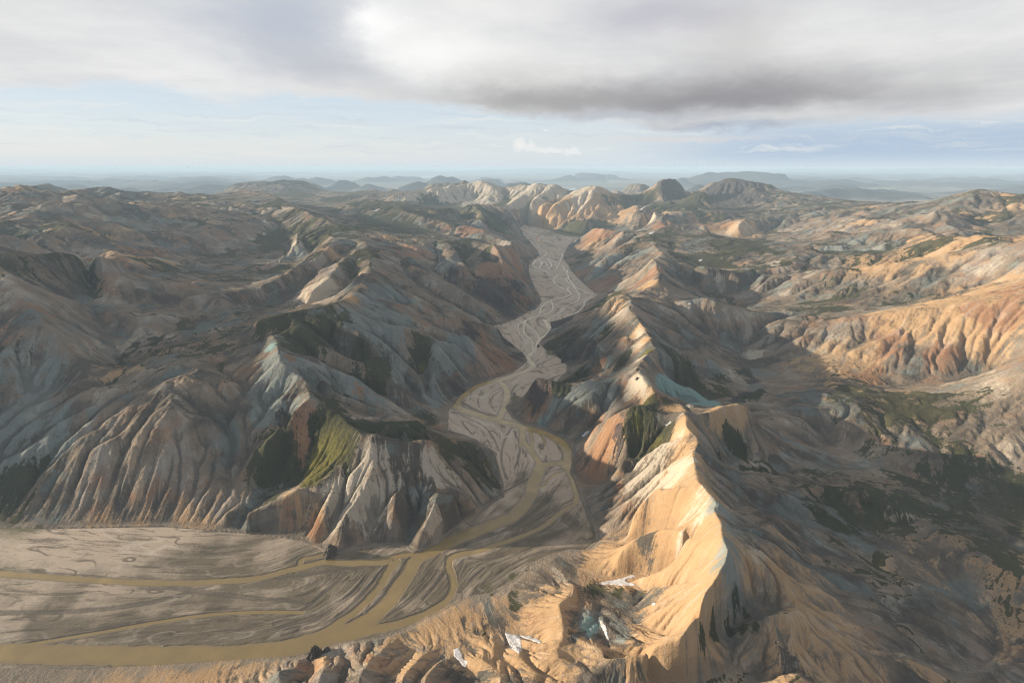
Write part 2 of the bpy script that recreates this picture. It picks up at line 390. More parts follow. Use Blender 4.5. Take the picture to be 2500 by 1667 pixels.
  line('A', (-500, 420, 470), (-200, 330, 500), (15, 350, 500), (70, 362, 494), (140, 400, 478), (250, 460, 450), (370, 520, 424), (450, 560, 408), (560, 600, 392), (700, 640, 372), (820, 670, 352), (960, 700, 336)),
  line('A', (15, 540, 400), (250, 600, 370), (500, 700, 340), (640, 760, 336)),
  line('A', (340, 700, 330), (300, 800, 300), (180, 900, 262), (40, 1000, 240)),
  line('A', (340, 700, 330), (400, 800, 290), (440, 900, 262)),
  # --- the rounded brown hills in the middle
  line('A', (540, 520, 300), (640, 480, 330), (760, 440, 360), (890, 402, 390), (1020, 412, 392), (1120, 436, 388), (1220, 425, 394), (1330, 430, 386), (1440, 470, 360), (1530, 490, 348), (1700, 500, 340), (1850, 480, 348), (1950, 470, 352), (2060, 475, 340), (2150, 495, 320), (2277, 550, 270)),
  line('B', (0, 586, 236), (50, 620, 170), (100, 662, 90), (140, 705, 24)),
  line('A', (1220, 430, 392), (1300, 520, 350), (1480, 580, 310), (1620, 590, 292), (1700, 640, 272)),
  line('A', (890, 405, 388), (800, 480, 350), (700, 540, 330)),
  line('A', (1950, 475, 350), (2000, 560, 290), (2000, 620, 262)),
  # --- the pale far mountains
  far('H', (-150, 880, 9000), (0, 840, 9100), (110, 735, 9300), (290, 708, 9400), (440, 712, 9400), (600, 700, 9500), (720, 690, 9600), (800, 640, 9700), (910, 620, 9800), (1000, 625, 9850), (1140, 575, 9950), (1220, 590, 10000), (1300, 570, 10000), (1480, 545, 10100), (1560, 530, 10100), (1640, 503, 10100), (1720, 508, 10050), (1850, 530, 10000), (1990, 570, 9950), (2090, 605, 9900), (2277, 600, 9800)),
  far('I', (0, 600, 9800), (180, 570, 9700), (350, 590, 9650), (470, 552, 9500), (640, 585, 9400), (790, 568, 9300), (860, 590, 9300), (970, 650, 9200), (1060, 690, 9100), (1160, 660, 9000), (1300, 620, 8900), (1440, 600, 8800), (1560, 615, 8750), (1700, 665, 8700), (1850, 735, 8650), (2000, 800, 8600), (2160, 835, 8500)),
  far('I', (470, 560, 9500), (300, 680, 9100), (160, 780, 8800), (0, 900, 8500)),
  far('I', (790, 575, 9300), (640, 650, 9050), (480, 780, 8700), (250, 960, 8350), (80, 1170, 8000)),
  far('I', (850, 620, 9200), (760, 760, 8800), (600, 880, 8450), (430, 1000, 8100), (200, 1200, 7800)),
  far('I', (1400, 620, 8780), (1200, 760, 8400), (950, 850, 8150), (700, 1020, 7850), (370, 1240, 7550)),
  far('I', (1400, 640, 8700), (1280, 800, 8300), (1030, 980, 7950), (800, 1130, 7700), (560, 1240, 7480)),
  far('I', (1480, 660, 8600), (1390, 920, 8000), (1130, 1080, 7700), (900, 1230, 7420)),
  far('I', (1400, 930, 7980), (1380, 1020, 7800), (1180, 1230, 7380)),
  far('I', (1600, 940, 7950), (1480, 1080, 7650), (1360, 1220, 7360)),
  far('H', (1560, 540, 10050), (1640, 760, 9500), (1400, 880, 9150), (1270, 970, 8950)),
  far('H', (1700, 520, 10000), (1980, 640, 9600), (1830, 780, 9200), (1640, 920, 8900)),
  far('H', (1980, 640, 9600), (2030, 780, 9200), (2040, 930, 8850)),
  far('H', (1300, 580, 9950), (1150, 760, 9400), (1000, 870, 9100), (780, 970, 8850)),
  far('H', (1140, 585, 9900), (960, 760, 9350), (640, 930, 8950)),
  far('H', (910, 630, 9750), (760, 780, 9250), (600, 900, 9000)),
  # green foot hill at the head of the valley
  line('I', (720, 1350, 6), (860, 1290, 60), (1050, 1235, 110), (1300, 1225, 130), (1500, 1205, 150), (1620, 1290, 104), (1700, 1370, 60)),
  # plateau edge and cliffs on the right
  line('I', (2160, 840, 330), (2277, 845, 330)),
  line('J', (0, 848, 330), (300, 850, 330), (580, 870, 328), (800, 930, 318), (900, 1010, 304)),
  line('I', (2130, 890, 300), (1900, 1000, 250), (1780, 1060, 210), (1720, 1120, 170), (1560, 1190, 110)),
  line('I', (2277, 930, 300), (2050, 980, 250), (1960, 1060, 196), (1830, 1180, 130), (1780, 1290, 60)),
  line('J', (0, 1010, 290), (-120, 1060, 250), (-250, 1170, 160), (-380, 1300, 80)),
  line('J', (200, 1010, 286), (60, 1130, 226), (-60, 1220, 160), (-230, 1330, 80)),
  line('J', (280, 1040, 284), (400, 1150, 240), (420, 1190, 200)),
  line('J', (560, 1080, 282), (470, 1140, 250), (400, 1260, 196), (290, 1370, 140)),
  line('J', (520, 1040, 286), (700, 1060, 284), (870, 1070, 284), (1000, 1040, 288), (1160, 1010, 292), (1300, 1030, 288), (1450, 1040, 284), (1550, 1080, 274), (1650, 1130, 258), (1720, 1220, 230)),
  line('J', (1160, 1015, 290), (1100, 1110, 250), (950, 1230, 196)),
  line('J', (1550, 1085, 272), (1420, 1200, 220), (1200, 1310, 160)),
  line('J', (1650, 1135, 256), (1560, 1260, 200), (1320, 1400, 136)),
  line('J', (1720, 1225, 228), (1600, 1370, 160), (1450, 1530, 100)),
  line('J', (1850, 1300, 220), (1900, 1220, 240), (2060, 1170, 256), (2240, 1172, 258), (2500, 1150, 270)),
  line('J', (1950, 1240, 232), (1960, 1400, 170), (1880, 1530, 110)),
  line('J', (2150, 1190, 250), (2150, 1350, 190), (2040, 1540, 110)),
  # dark peaks on the right skyline
  far('J', (-30, 790, 9300), (60, 710, 9250), (200, 640, 9200), (330, 580, 9150), (400, 550, 9150), (470, 490, 9100), (530, 475, 9100), (590, 466, 9120), (650, 475, 9150), (715, 495, 9180), (760, 550, 9200), (850, 640, 9230), (920, 710, 9260), (990, 770, 9300)),
  far('J', (470, 492, 9100), (430, 580, 8900), (440, 680, 8750), (490, 780, 8600)),
  far('J', (590, 840, 8000), (760, 830, 8000), (950, 790, 8000), (1080, 740, 8000), (1190, 695, 8000), (1255, 690, 8000), (1280, 780, 8000), (1340, 860, 7900), (1450, 930, 7700), (1560, 1020, 7500)),
  far('J', (980, 740, 10200), (1060, 680, 10200), (1160, 620, 10200), (1260, 570, 10200), (1440, 512, 10200), (1490, 530, 10200), (1540, 495, 10200), (1620, 470, 10200), (1715, 458, 10200), (1850, 475, 10200), (2050, 500, 10200), (2240, 525, 10200), (2500, 560, 10200)),
  far('J', (1490, 535, 10150), (1460, 620, 9800), (1440, 720, 9500), (1330, 840, 9200)),
  far('J', (1715, 465, 10180), (1680, 560, 10000)),
  far('J', (2240, 680, 9600), (2150, 570, 9600), (2050, 660, 9600)),
  far('J', (1700, 1030, 8300), (1810, 990, 8300), (1890, 1010, 8300), (2000, 940, 8300), (2240, 905, 8300), (2400, 880, 8300)),
  # blue dome hill on the left skyline
  far('G', (-600, 560, 12500), (-200, 520, 12500), (30, 500, 12500), (160, 515, 12500), (300, 495, 12500), (420, 480, 12500), (560, 492, 12500), (720, 500, 12500), (800, 510, 12500), (900, 545, 12500), (1000, 590, 12500), (1110, 640, 12500), (1200, 695, 12400), (1290, 715, 12400), (1400, 710, 12400), (1480, 680, 12400), (1640, 680, 12400), (1850, 660, 12300), (2000, 630, 12200), (2100, 645, 12200), (2277, 680, 12000)),
  far('G', (1500, 850, 10200), (1600, 790, 10200), (1670, 772, 10200), (1760, 800, 10200)),
  far('G', (1780, 790, 9900), (1880, 735, 9900), (2030, 706, 9900), (2140, 745, 9900), (2277, 860, 9900)),
  far('H', (0, 690, 11800), (60, 640, 11800), (130, 628, 11800), (280, 670, 11800), (420, 680, 11800), (580, 665, 11800), (650, 640, 11700), (740, 560, 11700), (840, 530, 11700), (960, 545, 11700), (1060, 540, 11600), (1110, 500, 11600), (1190, 545, 11600), (1300, 560, 11600), (1420, 480, 11500), (1530, 530, 11500)),
  far('I', (1820, 690, 11000), (1920, 672, 11000), (2020, 720, 11000), (2100, 740, 11000), (2277, 830, 10800)),
  far('J', (-150, 560, 12500), (0, 548, 12500), (130, 560, 12500), (250, 610, 12500)),
]
GULLIES = [
  [(13600 * math.sin(a), 13600 * math.cos(a), 15) for a in [k * 0.05 - 0.95 for k in range(39)]],   # the lowland beyond the mountains
  [(10900 * math.sin(a), 10900 * math.cos(a), 40) for a in [k * 0.03 - 0.03 for k in range(8)]],
  line('W', (1250, 1750, 60), (1600, 1750, 120), (1850, 1600, 190)),
  line('W', (1450, 2450, 120), (1800, 2350, 190), (2050, 2350, 270)),
  line('W', (1850, 3200, 170), (2200, 3050, 240)),
  line('W', (-1300, 1750, 110), (-1700, 2150, 230), (-1900, 2500, 260)),
  line('W', (-2400, 2800, 280), (-2100, 3200, 230), (-1900, 3700, 210)),
  # right face
  line('F', (1330, 0, 160), (1200, 120, 97), (1130, 200, 66), (1050, 280, 36), (970, 365, 18), (900, 400, 10)),
  line('F', (1330, 360, 108), (1250, 372, 84), (1100, 395, 50), (960, 430, 26)),
  line('D', (1560, 1130, 170), (1440, 1290, 114), (1250, 1390, 78), (1050, 1470, 46)),
  line('F', (1480, 480, 134), (1400, 530, 104), (1250, 650, 62), (1060, 668, 36), (1000, 690, 26), (850, 740, 16), (690, 755, 6)),
  line('F', (1400, 850, 88), (1230, 840, 66), (1100, 800, 46), (1020, 765, 32)),
  line('F', (1300, 1180, 98), (1200, 1130, 84), (1050, 1060, 68), (950, 1000, 54)),
  line('F', (530, 800, 26), (540, 880, 37), (590, 890, 39), (700, 960, 47), (730, 1080, 57), (770, 1180, 65), (800, 1270, 72)),
  line('F', (1000, 1240, 82), (900, 1180, 72), (790, 1200, 66)),
  line('F', (500, 1260, 64), (470, 1320, 62), (510, 1380, 66)),
  line('F', (0, 760, 4), (20, 830, 6), (0, 1000, 10), (10, 1120, 18), (60, 1180, 24), (240, 1240, 36)),
  line('E', (2048, 1280, 32), (1990, 1170, 22), (1950, 1100, 16), (1850, 1000, 8)),
  line('E', (1600, 1290, 24), (1640, 1380, 34), (1700, 1480, 46), (1800, 1568, 58)),
  line('E', (1480, 1330, 24), (1400, 1420, 34), (1270, 1568, 50)),
  line('E', (1130, 1210, 8), (1240, 1320, 22), (1150, 1430, 34), (1000, 1568, 48)),
  line('E', (400, 1390, 10), (410, 1480, 24), (380, 1568, 36)),
  # between the spurs
  line('D', (1440, 940, 166), (1380, 1000, 153), (1290, 1060, 141), (1200, 1170, 116), (1100, 1240, 90), (1000, 1330, 72), (900, 1450, 34), (700, 1480, 8)),
  line('D', (1420, 900, 160), (1330, 890, 158), (1270, 900, 158)),
  line('D', (1130, 850, 140), (960, 860, 116), (880, 890, 90), (800, 960, 56), (690, 1020, 30), (560, 1120, 4)),
  line('D', (1000, 640, 134), (900, 760, 104), (860, 830, 84)),
  line('D', (900, 640, 122), (740, 800, 84), (560, 900, 44), (460, 1020, 12)),
  line('D', (1000, 480, 138), (840, 530, 94), (680, 560, 58), (560, 560, 36), (430, 600, 14)),
  line('D', (1080, 240, 166), (880, 290, 112), (700, 340, 66), (560, 380, 18)),
  line('D', (1060, 400, 150), (860, 450, 96), (680, 500, 50)),
  line('D', (1360, 690, 132), (1420, 720, 116), (1560, 770, 88), (1700, 815, 64)),
  line('D', (1330, 480, 138), (1500, 560, 92), (1650, 620, 62), (1850, 720, 36)),
  line('D', (1400, 320, 162), (1560, 420, 112), (1750, 500, 74), (1900, 560, 50)),
  line('D', (1280, 100, 176), (1450, 210, 140), (1650, 300, 110), (1850, 330, 90)),
  # side valley on the right
  line('B', (1700, 1255, 120), (1850, 1270, 104), (1950, 1295, 92), (2000, 1370, 80), (2030, 1450, 70)),
  line('D', (2060, 290, 46), (2090, 360, 42), (2150, 440, 40), (2230, 530, 38), (2240, 600, 36), (2130, 690, 34), (2080, 740, 32), (2040, 780, 30)),
  line('W', (900, 1440, 30), (1000, 1250, 28), (1300, 1050, 26), (1900, 800, 24)),
  line('D', (1720, 1175, 170), (1860, 1250, 130), (2000, 1350, 90), (2277, 1450, 60)),
  line('F', (1660, 30, 172), (1760, 130, 150), (1900, 160, 120), (2034, 260, 90)),
  line('F', (1480, 1195, 122), (1600, 1180, 106), (1800, 1120, 92), (2034, 1090, 80)),
  line('D', (1600, 960, 187), (1760, 1030, 162), (1950, 1120, 128), (2100, 1230, 98)),
  line('F', (800, 1465, 64), (950, 1458, 66), (1100, 1490, 70), (1250, 1568, 74)),
  line('F', (1250, 1568, 74), (1500, 1540, 78), (1700, 1568, 70), (2034, 1568, 62)),
  line('W', (420, 560, 50), (620, 620, 40), (800, 700, 30)),
  # further back on the right
  line('B', (1090, 1300, 180), (950, 1310, 130), (800, 1350, 60), (700, 1370, 12)),
  line('B', (1180, 990, 170), (1050, 1080, 110), (930, 1170, 60), (830, 1250, 10)),
  line('B', (1050, 850, 176), (900, 930, 110), (700, 1040, 40), (580, 1070, 6)),
  line('B', (960, 770, 176), (760, 850, 90), (500, 960, 6)),
  line('B', (1500, 1000, 200), (1600, 1120, 160), (1700, 1220, 130)),
  line('B', (1420, 900, 214), (1550, 940, 206), (1700, 990, 190), (1860, 1030, 176), (2000, 1060, 166)),
  line('B', (1900, 830, 90), (2000, 810, 90), (2130, 780, 90), (2277, 740, 95)),
  line('B', (850, 730, 40), (1000, 730, 60), (1150, 690, 80), (1280, 660, 100)),
  line('W', (2700, 5200, 90), (2000, 5100, 86), (1600, 5300, 80)),
  line('I', (1700, 1390, 20), (1500, 1430, 12), (1200, 1480, 2)),
  # left
  line('C', (1480, 1000, 90), (1600, 1080, 60), (1690, 1040, 20)),
  line('C', (720, 900, 164), (740, 930, 146), (850, 1040, 138), (1100, 1070, 130), (1400, 1085, 120), (1570, 1120, 96)),
  line('C', (440, 720, 160), (560, 700, 142), (700, 710, 128), (850, 830, 108), (1000, 900, 100), (1250, 920, 72)),
  line('C', (300, 1000, 120), (260, 1150, 96), (180, 1350, 66), (20, 1520, 40)),
  line('C', (380, 1290, 74), (340, 1480, 52), (180, 1568, 40), (20, 1600, 34)),
  line('E', (-300, 200, 26), (15, 110, 34)),
  line('E', (330, 100, 56), (300, 240, 28), (260, 380, 4)),
  line('E', (640, 130, 50), (560, 270, 26), (480, 420, 4)),
  line('E', (930, 100, 54), (880, 280, 25), (880, 450, 2)),
  line('E', (1280, 60, 62), (1210, 260, 30), (1190, 450, 2)),
  line('E', (1560, 60, 58), (1500, 220, 32), (1450, 380, 4)),
  line('C', (600, 180, 220), (720, 300, 184), (900, 430, 136), (1100, 500, 104), (1300, 600, 64), (1450, 720, 24)),
  line('C', (400, 300, 216), (560, 430, 178), (780, 520, 140), (1000, 640, 100), (1250, 780, 60), (1450, 880, 18)),
  line('C', (350, 560, 186), (480, 640, 150), (640, 670, 130), (700, 720, 122)),
  line('C', (1050, 180, 196), (1230, 360, 140), (1420, 460, 86), (1460, 520, 64), (1480, 640, 28)),
  line('C', (1440, 260, 140), (1450, 400, 96), (1450, 500, 66)),
  line('A', (1200, 1250, 230), (1380, 1420, 176), (1600, 1540, 130), (1900, 1568, 90)),
  line('A', (1280, 1060, 240), (1480, 1200, 180), (1700, 1350, 120), (2000, 1480, 60), (2200, 1500, 14)),
  line('A', (1450, 900, 256), (1560, 1060, 196), (1800, 1200, 120), (2050, 1330, 60), (2200, 1420, 14)),
  line('A', (1740, 860, 244), (1870, 1040, 160), (1880, 1080, 140), (2100, 1100, 90)),
  line('A', (520, 800, 296), (440, 900, 252), (300, 1020, 220), (100, 1150, 196), (15, 1200, 180)),
  line('A', (700, 870, 300), (560, 1080, 230), (380, 1250, 190), (160, 1410, 164), (20, 1460, 150)),
  line('A', (800, 1060, 280), (800, 1230, 240), (640, 1290, 216), (450, 1400, 190), (200, 1440, 168)),
  line('A', (130, 880, 232), (140, 1000, 204), (130, 1090, 190)),
  line('A', (190, 860, 234), (230, 960, 206), (300, 1030, 196)),
  line('A', (240, 720, 290), (100, 800, 258), (15, 860, 240)),
  line('A', (600, 640, 330), (760, 690, 300), (950, 720, 270), (1250, 720, 240), (1450, 720, 214), (1700, 720, 200), (1800, 760, 190)),
  line('A', (300, 430, 330), (420, 500, 290), (600, 560, 280), (800, 580, 276), (1100, 600, 280), (1400, 640, 256)),
  line('A', (1560, 520, 300), (1760, 540, 264), (2000, 640, 214), (2277, 770, 120)),
  line('A', (1980, 700, 200), (2150, 730, 150), (2277, 790, 90)),
  # far
  far('H', (150, 880, 8900), (500, 860, 8700), (740, 980, 8500), (1100, 990, 8350), (1400, 1000, 8200), (1700, 960, 8100), (2050, 970, 7950), (2277, 1100, 7750)),
  far('I', (0, 1040, 7900), (60, 1190, 7750), (170, 1250, 7600)),
  far('I', (1060, 700, 9000), (900, 800, 8500), (640, 900, 8250), (400, 1080, 7900), (230, 1240, 7650)),
  far('I', (430, 830, 8500), (200, 900, 8350), (60, 1100, 7950)),
  far('H', (2150, 640, 9700), (2170, 870, 9050), (2050, 940, 8750)),
  far('J', (1300, 880, 8700), (1500, 1000, 8500), (1600, 1030, 8200), (1800, 1040, 8000), (2240, 1000, 7800)),
  far('J', (990, 775, 9000), (700, 820, 8650), (500, 840, 8500)),
  far('G', (450, 860, 9000), (700, 870, 9200), (1000, 900, 9600), (1200, 915, 9800), (1400, 900, 10000)),
  far('G', (100, 880, 9000), (-400, 900, 9000)),
  far('J', (1200, 1290, 5900), (1400, 1520, 5500), (1600, 1560, 5300)),
]

# ------------------------------------------------------------------ the terrain as a height field
# Rows go outwards by equal ratios of distance, columns by equal angles, so every cell is square and
# as large as its distance warrants.
STEP = 0.0016
R_NEAR, R_FAR, TH = 330.0, 14500.0, 0.95
RNG = np.random.default_rng(7)


def up2(a, shape):
    """bilinear enlargement to a finer grid covering the same ground"""
    ni, nj = shape
    fi = np.linspace(0, a.shape[0] - 1, ni)
    fj = np.linspace(0, a.shape[1] - 1, nj)
    i0 = np.minimum(fi.astype(int), a.shape[0] - 2); di = (fi - i0)[:, None]
    j0 = np.minimum(fj.astype(int), a.shape[1] - 2); dj = (fj - j0)[None, :]
    b = a[i0] * (1 - di) + a[i0 + 1] * di
    return b[:, j0] * (1 - dj) + b[:, j0 + 1] * dj


def blur(a, s):
    """gaussian blur, edge padded"""
    r = max(1, int(3 * s))
    k = np.exp(-0.5 * (np.arange(-r, r + 1) / s) ** 2); k /= k.sum()
    for ax in (0, 1):
        p = np.pad(a, [(r, r) if q == ax else (0, 0) for q in (0, 1)], mode='edge')
        n = a.shape[ax]
        o = np.zeros_like(a)
        for q in range(2 * r + 1):
            o += k[q] * (p[q:q + n] if ax == 0 else p[:, q:q + n])
        a = o
    return a


def bigblur(a, s):
    """cheap wide blur: shrink, blur, enlarge"""
    f = max(1, int(s / 3))
    if f == 1:
        return blur(a, s)
    ni, nj = a.shape
    pi, pj = (-ni) % f, (-nj) % f
    p = np.pad(a, ((0, pi), (0, pj)), mode='edge')
    c = p.reshape(p.shape[0] // f, f, p.shape[1] // f, f).mean((1, 3))
    return up2(blur(c, s / f), (ni + pi, nj + pj))[:ni, :nj]


def smoothstep(v, a, b):
    t = np.clip((v - a) / (b - a), 0, 1)
    return t * t * (3 - 2 * t)


class Lattice:
    def __init__(self, seed):
        r = np.random.default_rng(seed)
        ang = r.random((256, 256)) * 2 * np.pi
        self.gx, self.gy = np.cos(ang).astype(np.float32), np.sin(ang).astype(np.float32)

    def __call__(self, x, y):
        xi, yi = np.floor(x).astype(np.int64), np.floor(y).astype(np.int64)
        fx, fy = (x - xi).astype(np.float32), (y - yi).astype(np.float32)
        u = fx * fx * fx * (fx * (fx * 6 - 15) + 10)
        v = fy * fy * fy * (fy * (fy * 6 - 15) + 10)
        x0, y0, x1, y1 = xi & 255, yi & 255, (xi + 1) & 255, (yi + 1) & 255
        g = lambda a, b, dx, dy: self.gx[a, b] * dx + self.gy[a, b] * dy
        n0 = g(x0, y0, fx, fy) * (1 - u) + g(x1, y0, fx - 1, fy) * u
        n1 = g(x0, y1, fx, fy - 1) * (1 - u) + g(x1, y1, fx - 1, fy - 1) * u
        return (n0 * (1 - v) + n1 * v) * 1.5


LAT = [Lattice(s) for s in range(5)]


def fbm(x, y, wave, octaves=4, seed=0, gain=0.5, ridged=False):
    o, a, tot = 0.0, 1.0, 0.0
    for k in range(octaves):
        n = LAT[(seed + k) % 5](x / wave + 17.3 * seed + 5.1 * k, y / wave - 9.7 * seed + 3.3 * k)
        o = o + a * ((1 - 2 * np.abs(n)) if ridged else n)
        tot += a; a *= gain; wave *= 0.5
    return o / tot


class Grid:
    def __init__(self, step, r0, r1, th):
        self.d, self.r0, self.th = step, r0, th
        self.ni = int(round(math.log(r1 / r0) / step)) + 1
        self.nj = int(round(2 * th / step)) + 1
        self.r = r0 * np.exp(np.arange(self.ni) * step)
        self.t = -th + np.arange(self.nj) * step
        self.cell = (self.r * step)[:, None]
        self.shape = (self.ni, self.nj)

    def xy(self):
        return self.r[:, None] * np.sin(self.t)[None, :], self.r[:, None] * np.cos(self.t)[None, :]

    def index(self, x, y):
        return np.log(np.maximum(np.hypot(x, y), 1.0) / self.r0) / self.d, (np.arctan2(x, y) + self.th) / self.d

    def fill(self, poly):
        """cells inside a polygon given by places"""
        p = []
        for a, b in zip(poly, poly[1:] + poly[:1]):
            n = max(2, int(math.hypot(b[0] - a[0], b[1] - a[1]) / (0.03 * math.hypot(a[0], a[1]))) + 1)
            for k in range(n):
                p.append((a[0] + (b[0] - a[0]) * k / n, a[1] + (b[1] - a[1]) * k / n))
        p = np.array(p)
        I, J = self.index(p[:, 0], p[:, 1])
        I2, J2 = np.roll(I, -1), np.roll(J, -1)
        m = np.zeros(self.shape, bool)
        js = np.arange(self.nj)
        for i in range(max(0, int(I.min())), min(self.ni - 1, int(I.max()) + 1) + 1):
            c = (I <= i) != (I2 <= i)
            if c.any():
                xs = np.sort(J[c] + (i - I[c]) / (I2[c] - I[c]) * (J2[c] - J[c]))
                for a, b in zip(xs[0::2], xs[1::2]):
                    m[i, max(0, int(math.ceil(a))):max(0, int(math.floor(b)) + 1)] = True
        return m

    def lines(self, lines):
        """sum of heights and count of samples of the 3D lines in every cell"""
        zs, cnt = np.zeros(self.shape), np.zeros(self.shape)
        for ln in lines:
            P = np.array(ln)
            for a, b in zip(P[:-1], P[1:]):
                n = max(2, int(np.hypot(*(b - a)[:2]) / (0.4 * self.d * max(120.0, min(np.hypot(*a[:2]), np.hypot(*b[:2]))))) + 2)
                q = a + (b - a) * np.linspace(0, 1, n)[:, None]
                I, J = self.index(q[:, 0], q[:, 1])
                I, J = np.round(I).astype(int), np.round(J).astype(int)
                k = (I >= 0) & (I < self.ni) & (J >= 0) & (J < self.nj)
                np.add.at(zs, (I[k], J[k]), q[k, 2]); np.add.at(cnt, (I[k], J[k]), 1)
        return zs, cnt


def relax(H, fixed, val, n, fall=0.0):
    free = ~fixed
    H[fixed] = val[fixed]
    for _ in range(n):
        p = np.pad(H, 1, mode='edge')
        N = 0.25 * (p[:-2, 1:-1] + p[2:, 1:-1] + p[1:-1, :-2] + p[1:-1, 2:])
        H = np.where(free, N * (1 - fall), H)
    return H


def stretch(lines, floor, step, r0, r1, th, start=60.0, levels=3, its=(2500, 260, 90, 40), fall=0.0):
    """pull a membrane over the ridge and gully lines; returns grid, heights, floor mask"""
    H = None
    for lv in range(levels, -1, -1):
        g = Grid(step * 2 ** lv, r0, r1, th)
        zs, cnt = g.lines(lines)
        fm = g.fill(floor) if floor else np.zeros(g.shape, bool)
        fixed = (cnt > 0) | fm
        val = np.where(cnt > 0, zs / np.maximum(cnt, 1), 0.0)
        val[fm] = 0.0
        H = np.full(g.shape, start) if H is None else up2(H, g.shape)
        H = relax(H, fixed, val, its[levels - lv], min(0.5, fall * 4 ** lv))
    return g, H, fm


def erode(H, cell, keep, n, steps, rng, cap=1.6, ke=0.10, kd=0.15, inertia=0.10, limit=0.08):
    """let n drops run down together, each taking soil where it is fast and leaving it where it slows"""
    ni, nj = H.shape
    cl = cell[:, 0]
    pi = rng.random(n) * (ni - 4) + 1.5
    pj = rng.random(n) * (nj - 4) + 1.5
    vi, vj = np.zeros(n), np.zeros(n)
    speed, water, sed = np.ones(n), np.ones(n), np.zeros(n)
    flat = H.ravel()
    for s in range(steps):
        i0, j0 = pi.astype(np.int64), pj.astype(np.int64)
        fi, fj = pi - i0, pj - j0
        k = i0 * nj + j0
        a, b, c, d = flat[k], flat[k + 1], flat[k + nj], flat[k + nj + 1]
        cc = cl[i0]
        gi = ((c - a) * (1 - fj) + (d - b) * fj) / cc
        gj = ((b - a) * (1 - fi) + (d - c) * fi) / cc
        h = (a * (1 - fj) + b * fj) * (1 - fi) + (c * (1 - fj) + d * fj) * fi
        vi = vi * inertia - gi * (1 - inertia); vj = vj * inertia - gj * (1 - inertia)
        L = np.hypot(vi, vj) + 1e-9
        vi /= L; vj /= L
        qi, qj = pi + vi, pj + vj
        ok = (qi > 1) & (qi < ni - 3) & (qj > 1) & (qj < nj - 3)
        qi = np.where(ok, qi, pi); qj = np.where(ok, qj, pj)
        i1, j1 = qi.astype(np.int64), qj.astype(np.int64)
        ei, ej = qi - i1, qj - j1
        k1 = i1 * nj + j1
        h2 = (flat[k1] * (1 - ej) + flat[k1 + 1] * ej) * (1 - ei) + (flat[k1 + nj] * (1 - ej) + flat[k1 + nj + 1] * ej) * ei
        dh = (h2 - h) / cc                                   # in cells
        carry = np.maximum(-dh, 0.01) * speed * water * cap
        up = dh > 0
        dep = np.where(up, np.minimum(dh * 0.3, sed), np.where(sed > carry, (sed - carry) * kd, 0.0))
        ero = np.where(~up & (sed <= carry), np.minimum((carry - sed) * ke, np.minimum(-dh, limit)), 0.0)
        sed += ero - dep
        amt = (dep - ero) * cc * keep.ravel()[k] * ok
        idx = np.concatenate((k, k + 1, k + nj, k + nj + 1))
        wt = np.concatenate((amt * (1 - fi) * (1 - fj), amt * (1 - fi) * fj, amt * fi * (1 - fj), amt * fi * fj))
        ch = np.bincount(idx, wt, minlength=flat.size).reshape(ni, nj)
        flat += np.clip(ch, -0.06 * cell, 0.03 * cell).ravel()
        speed = np.sqrt(np.maximum(speed * speed - dh * 2.0, 0.04)); speed = np.minimum(speed, 3.0)
        water *= 0.985
        pi, pj = qi, qj
    return flat.reshape(ni, nj)


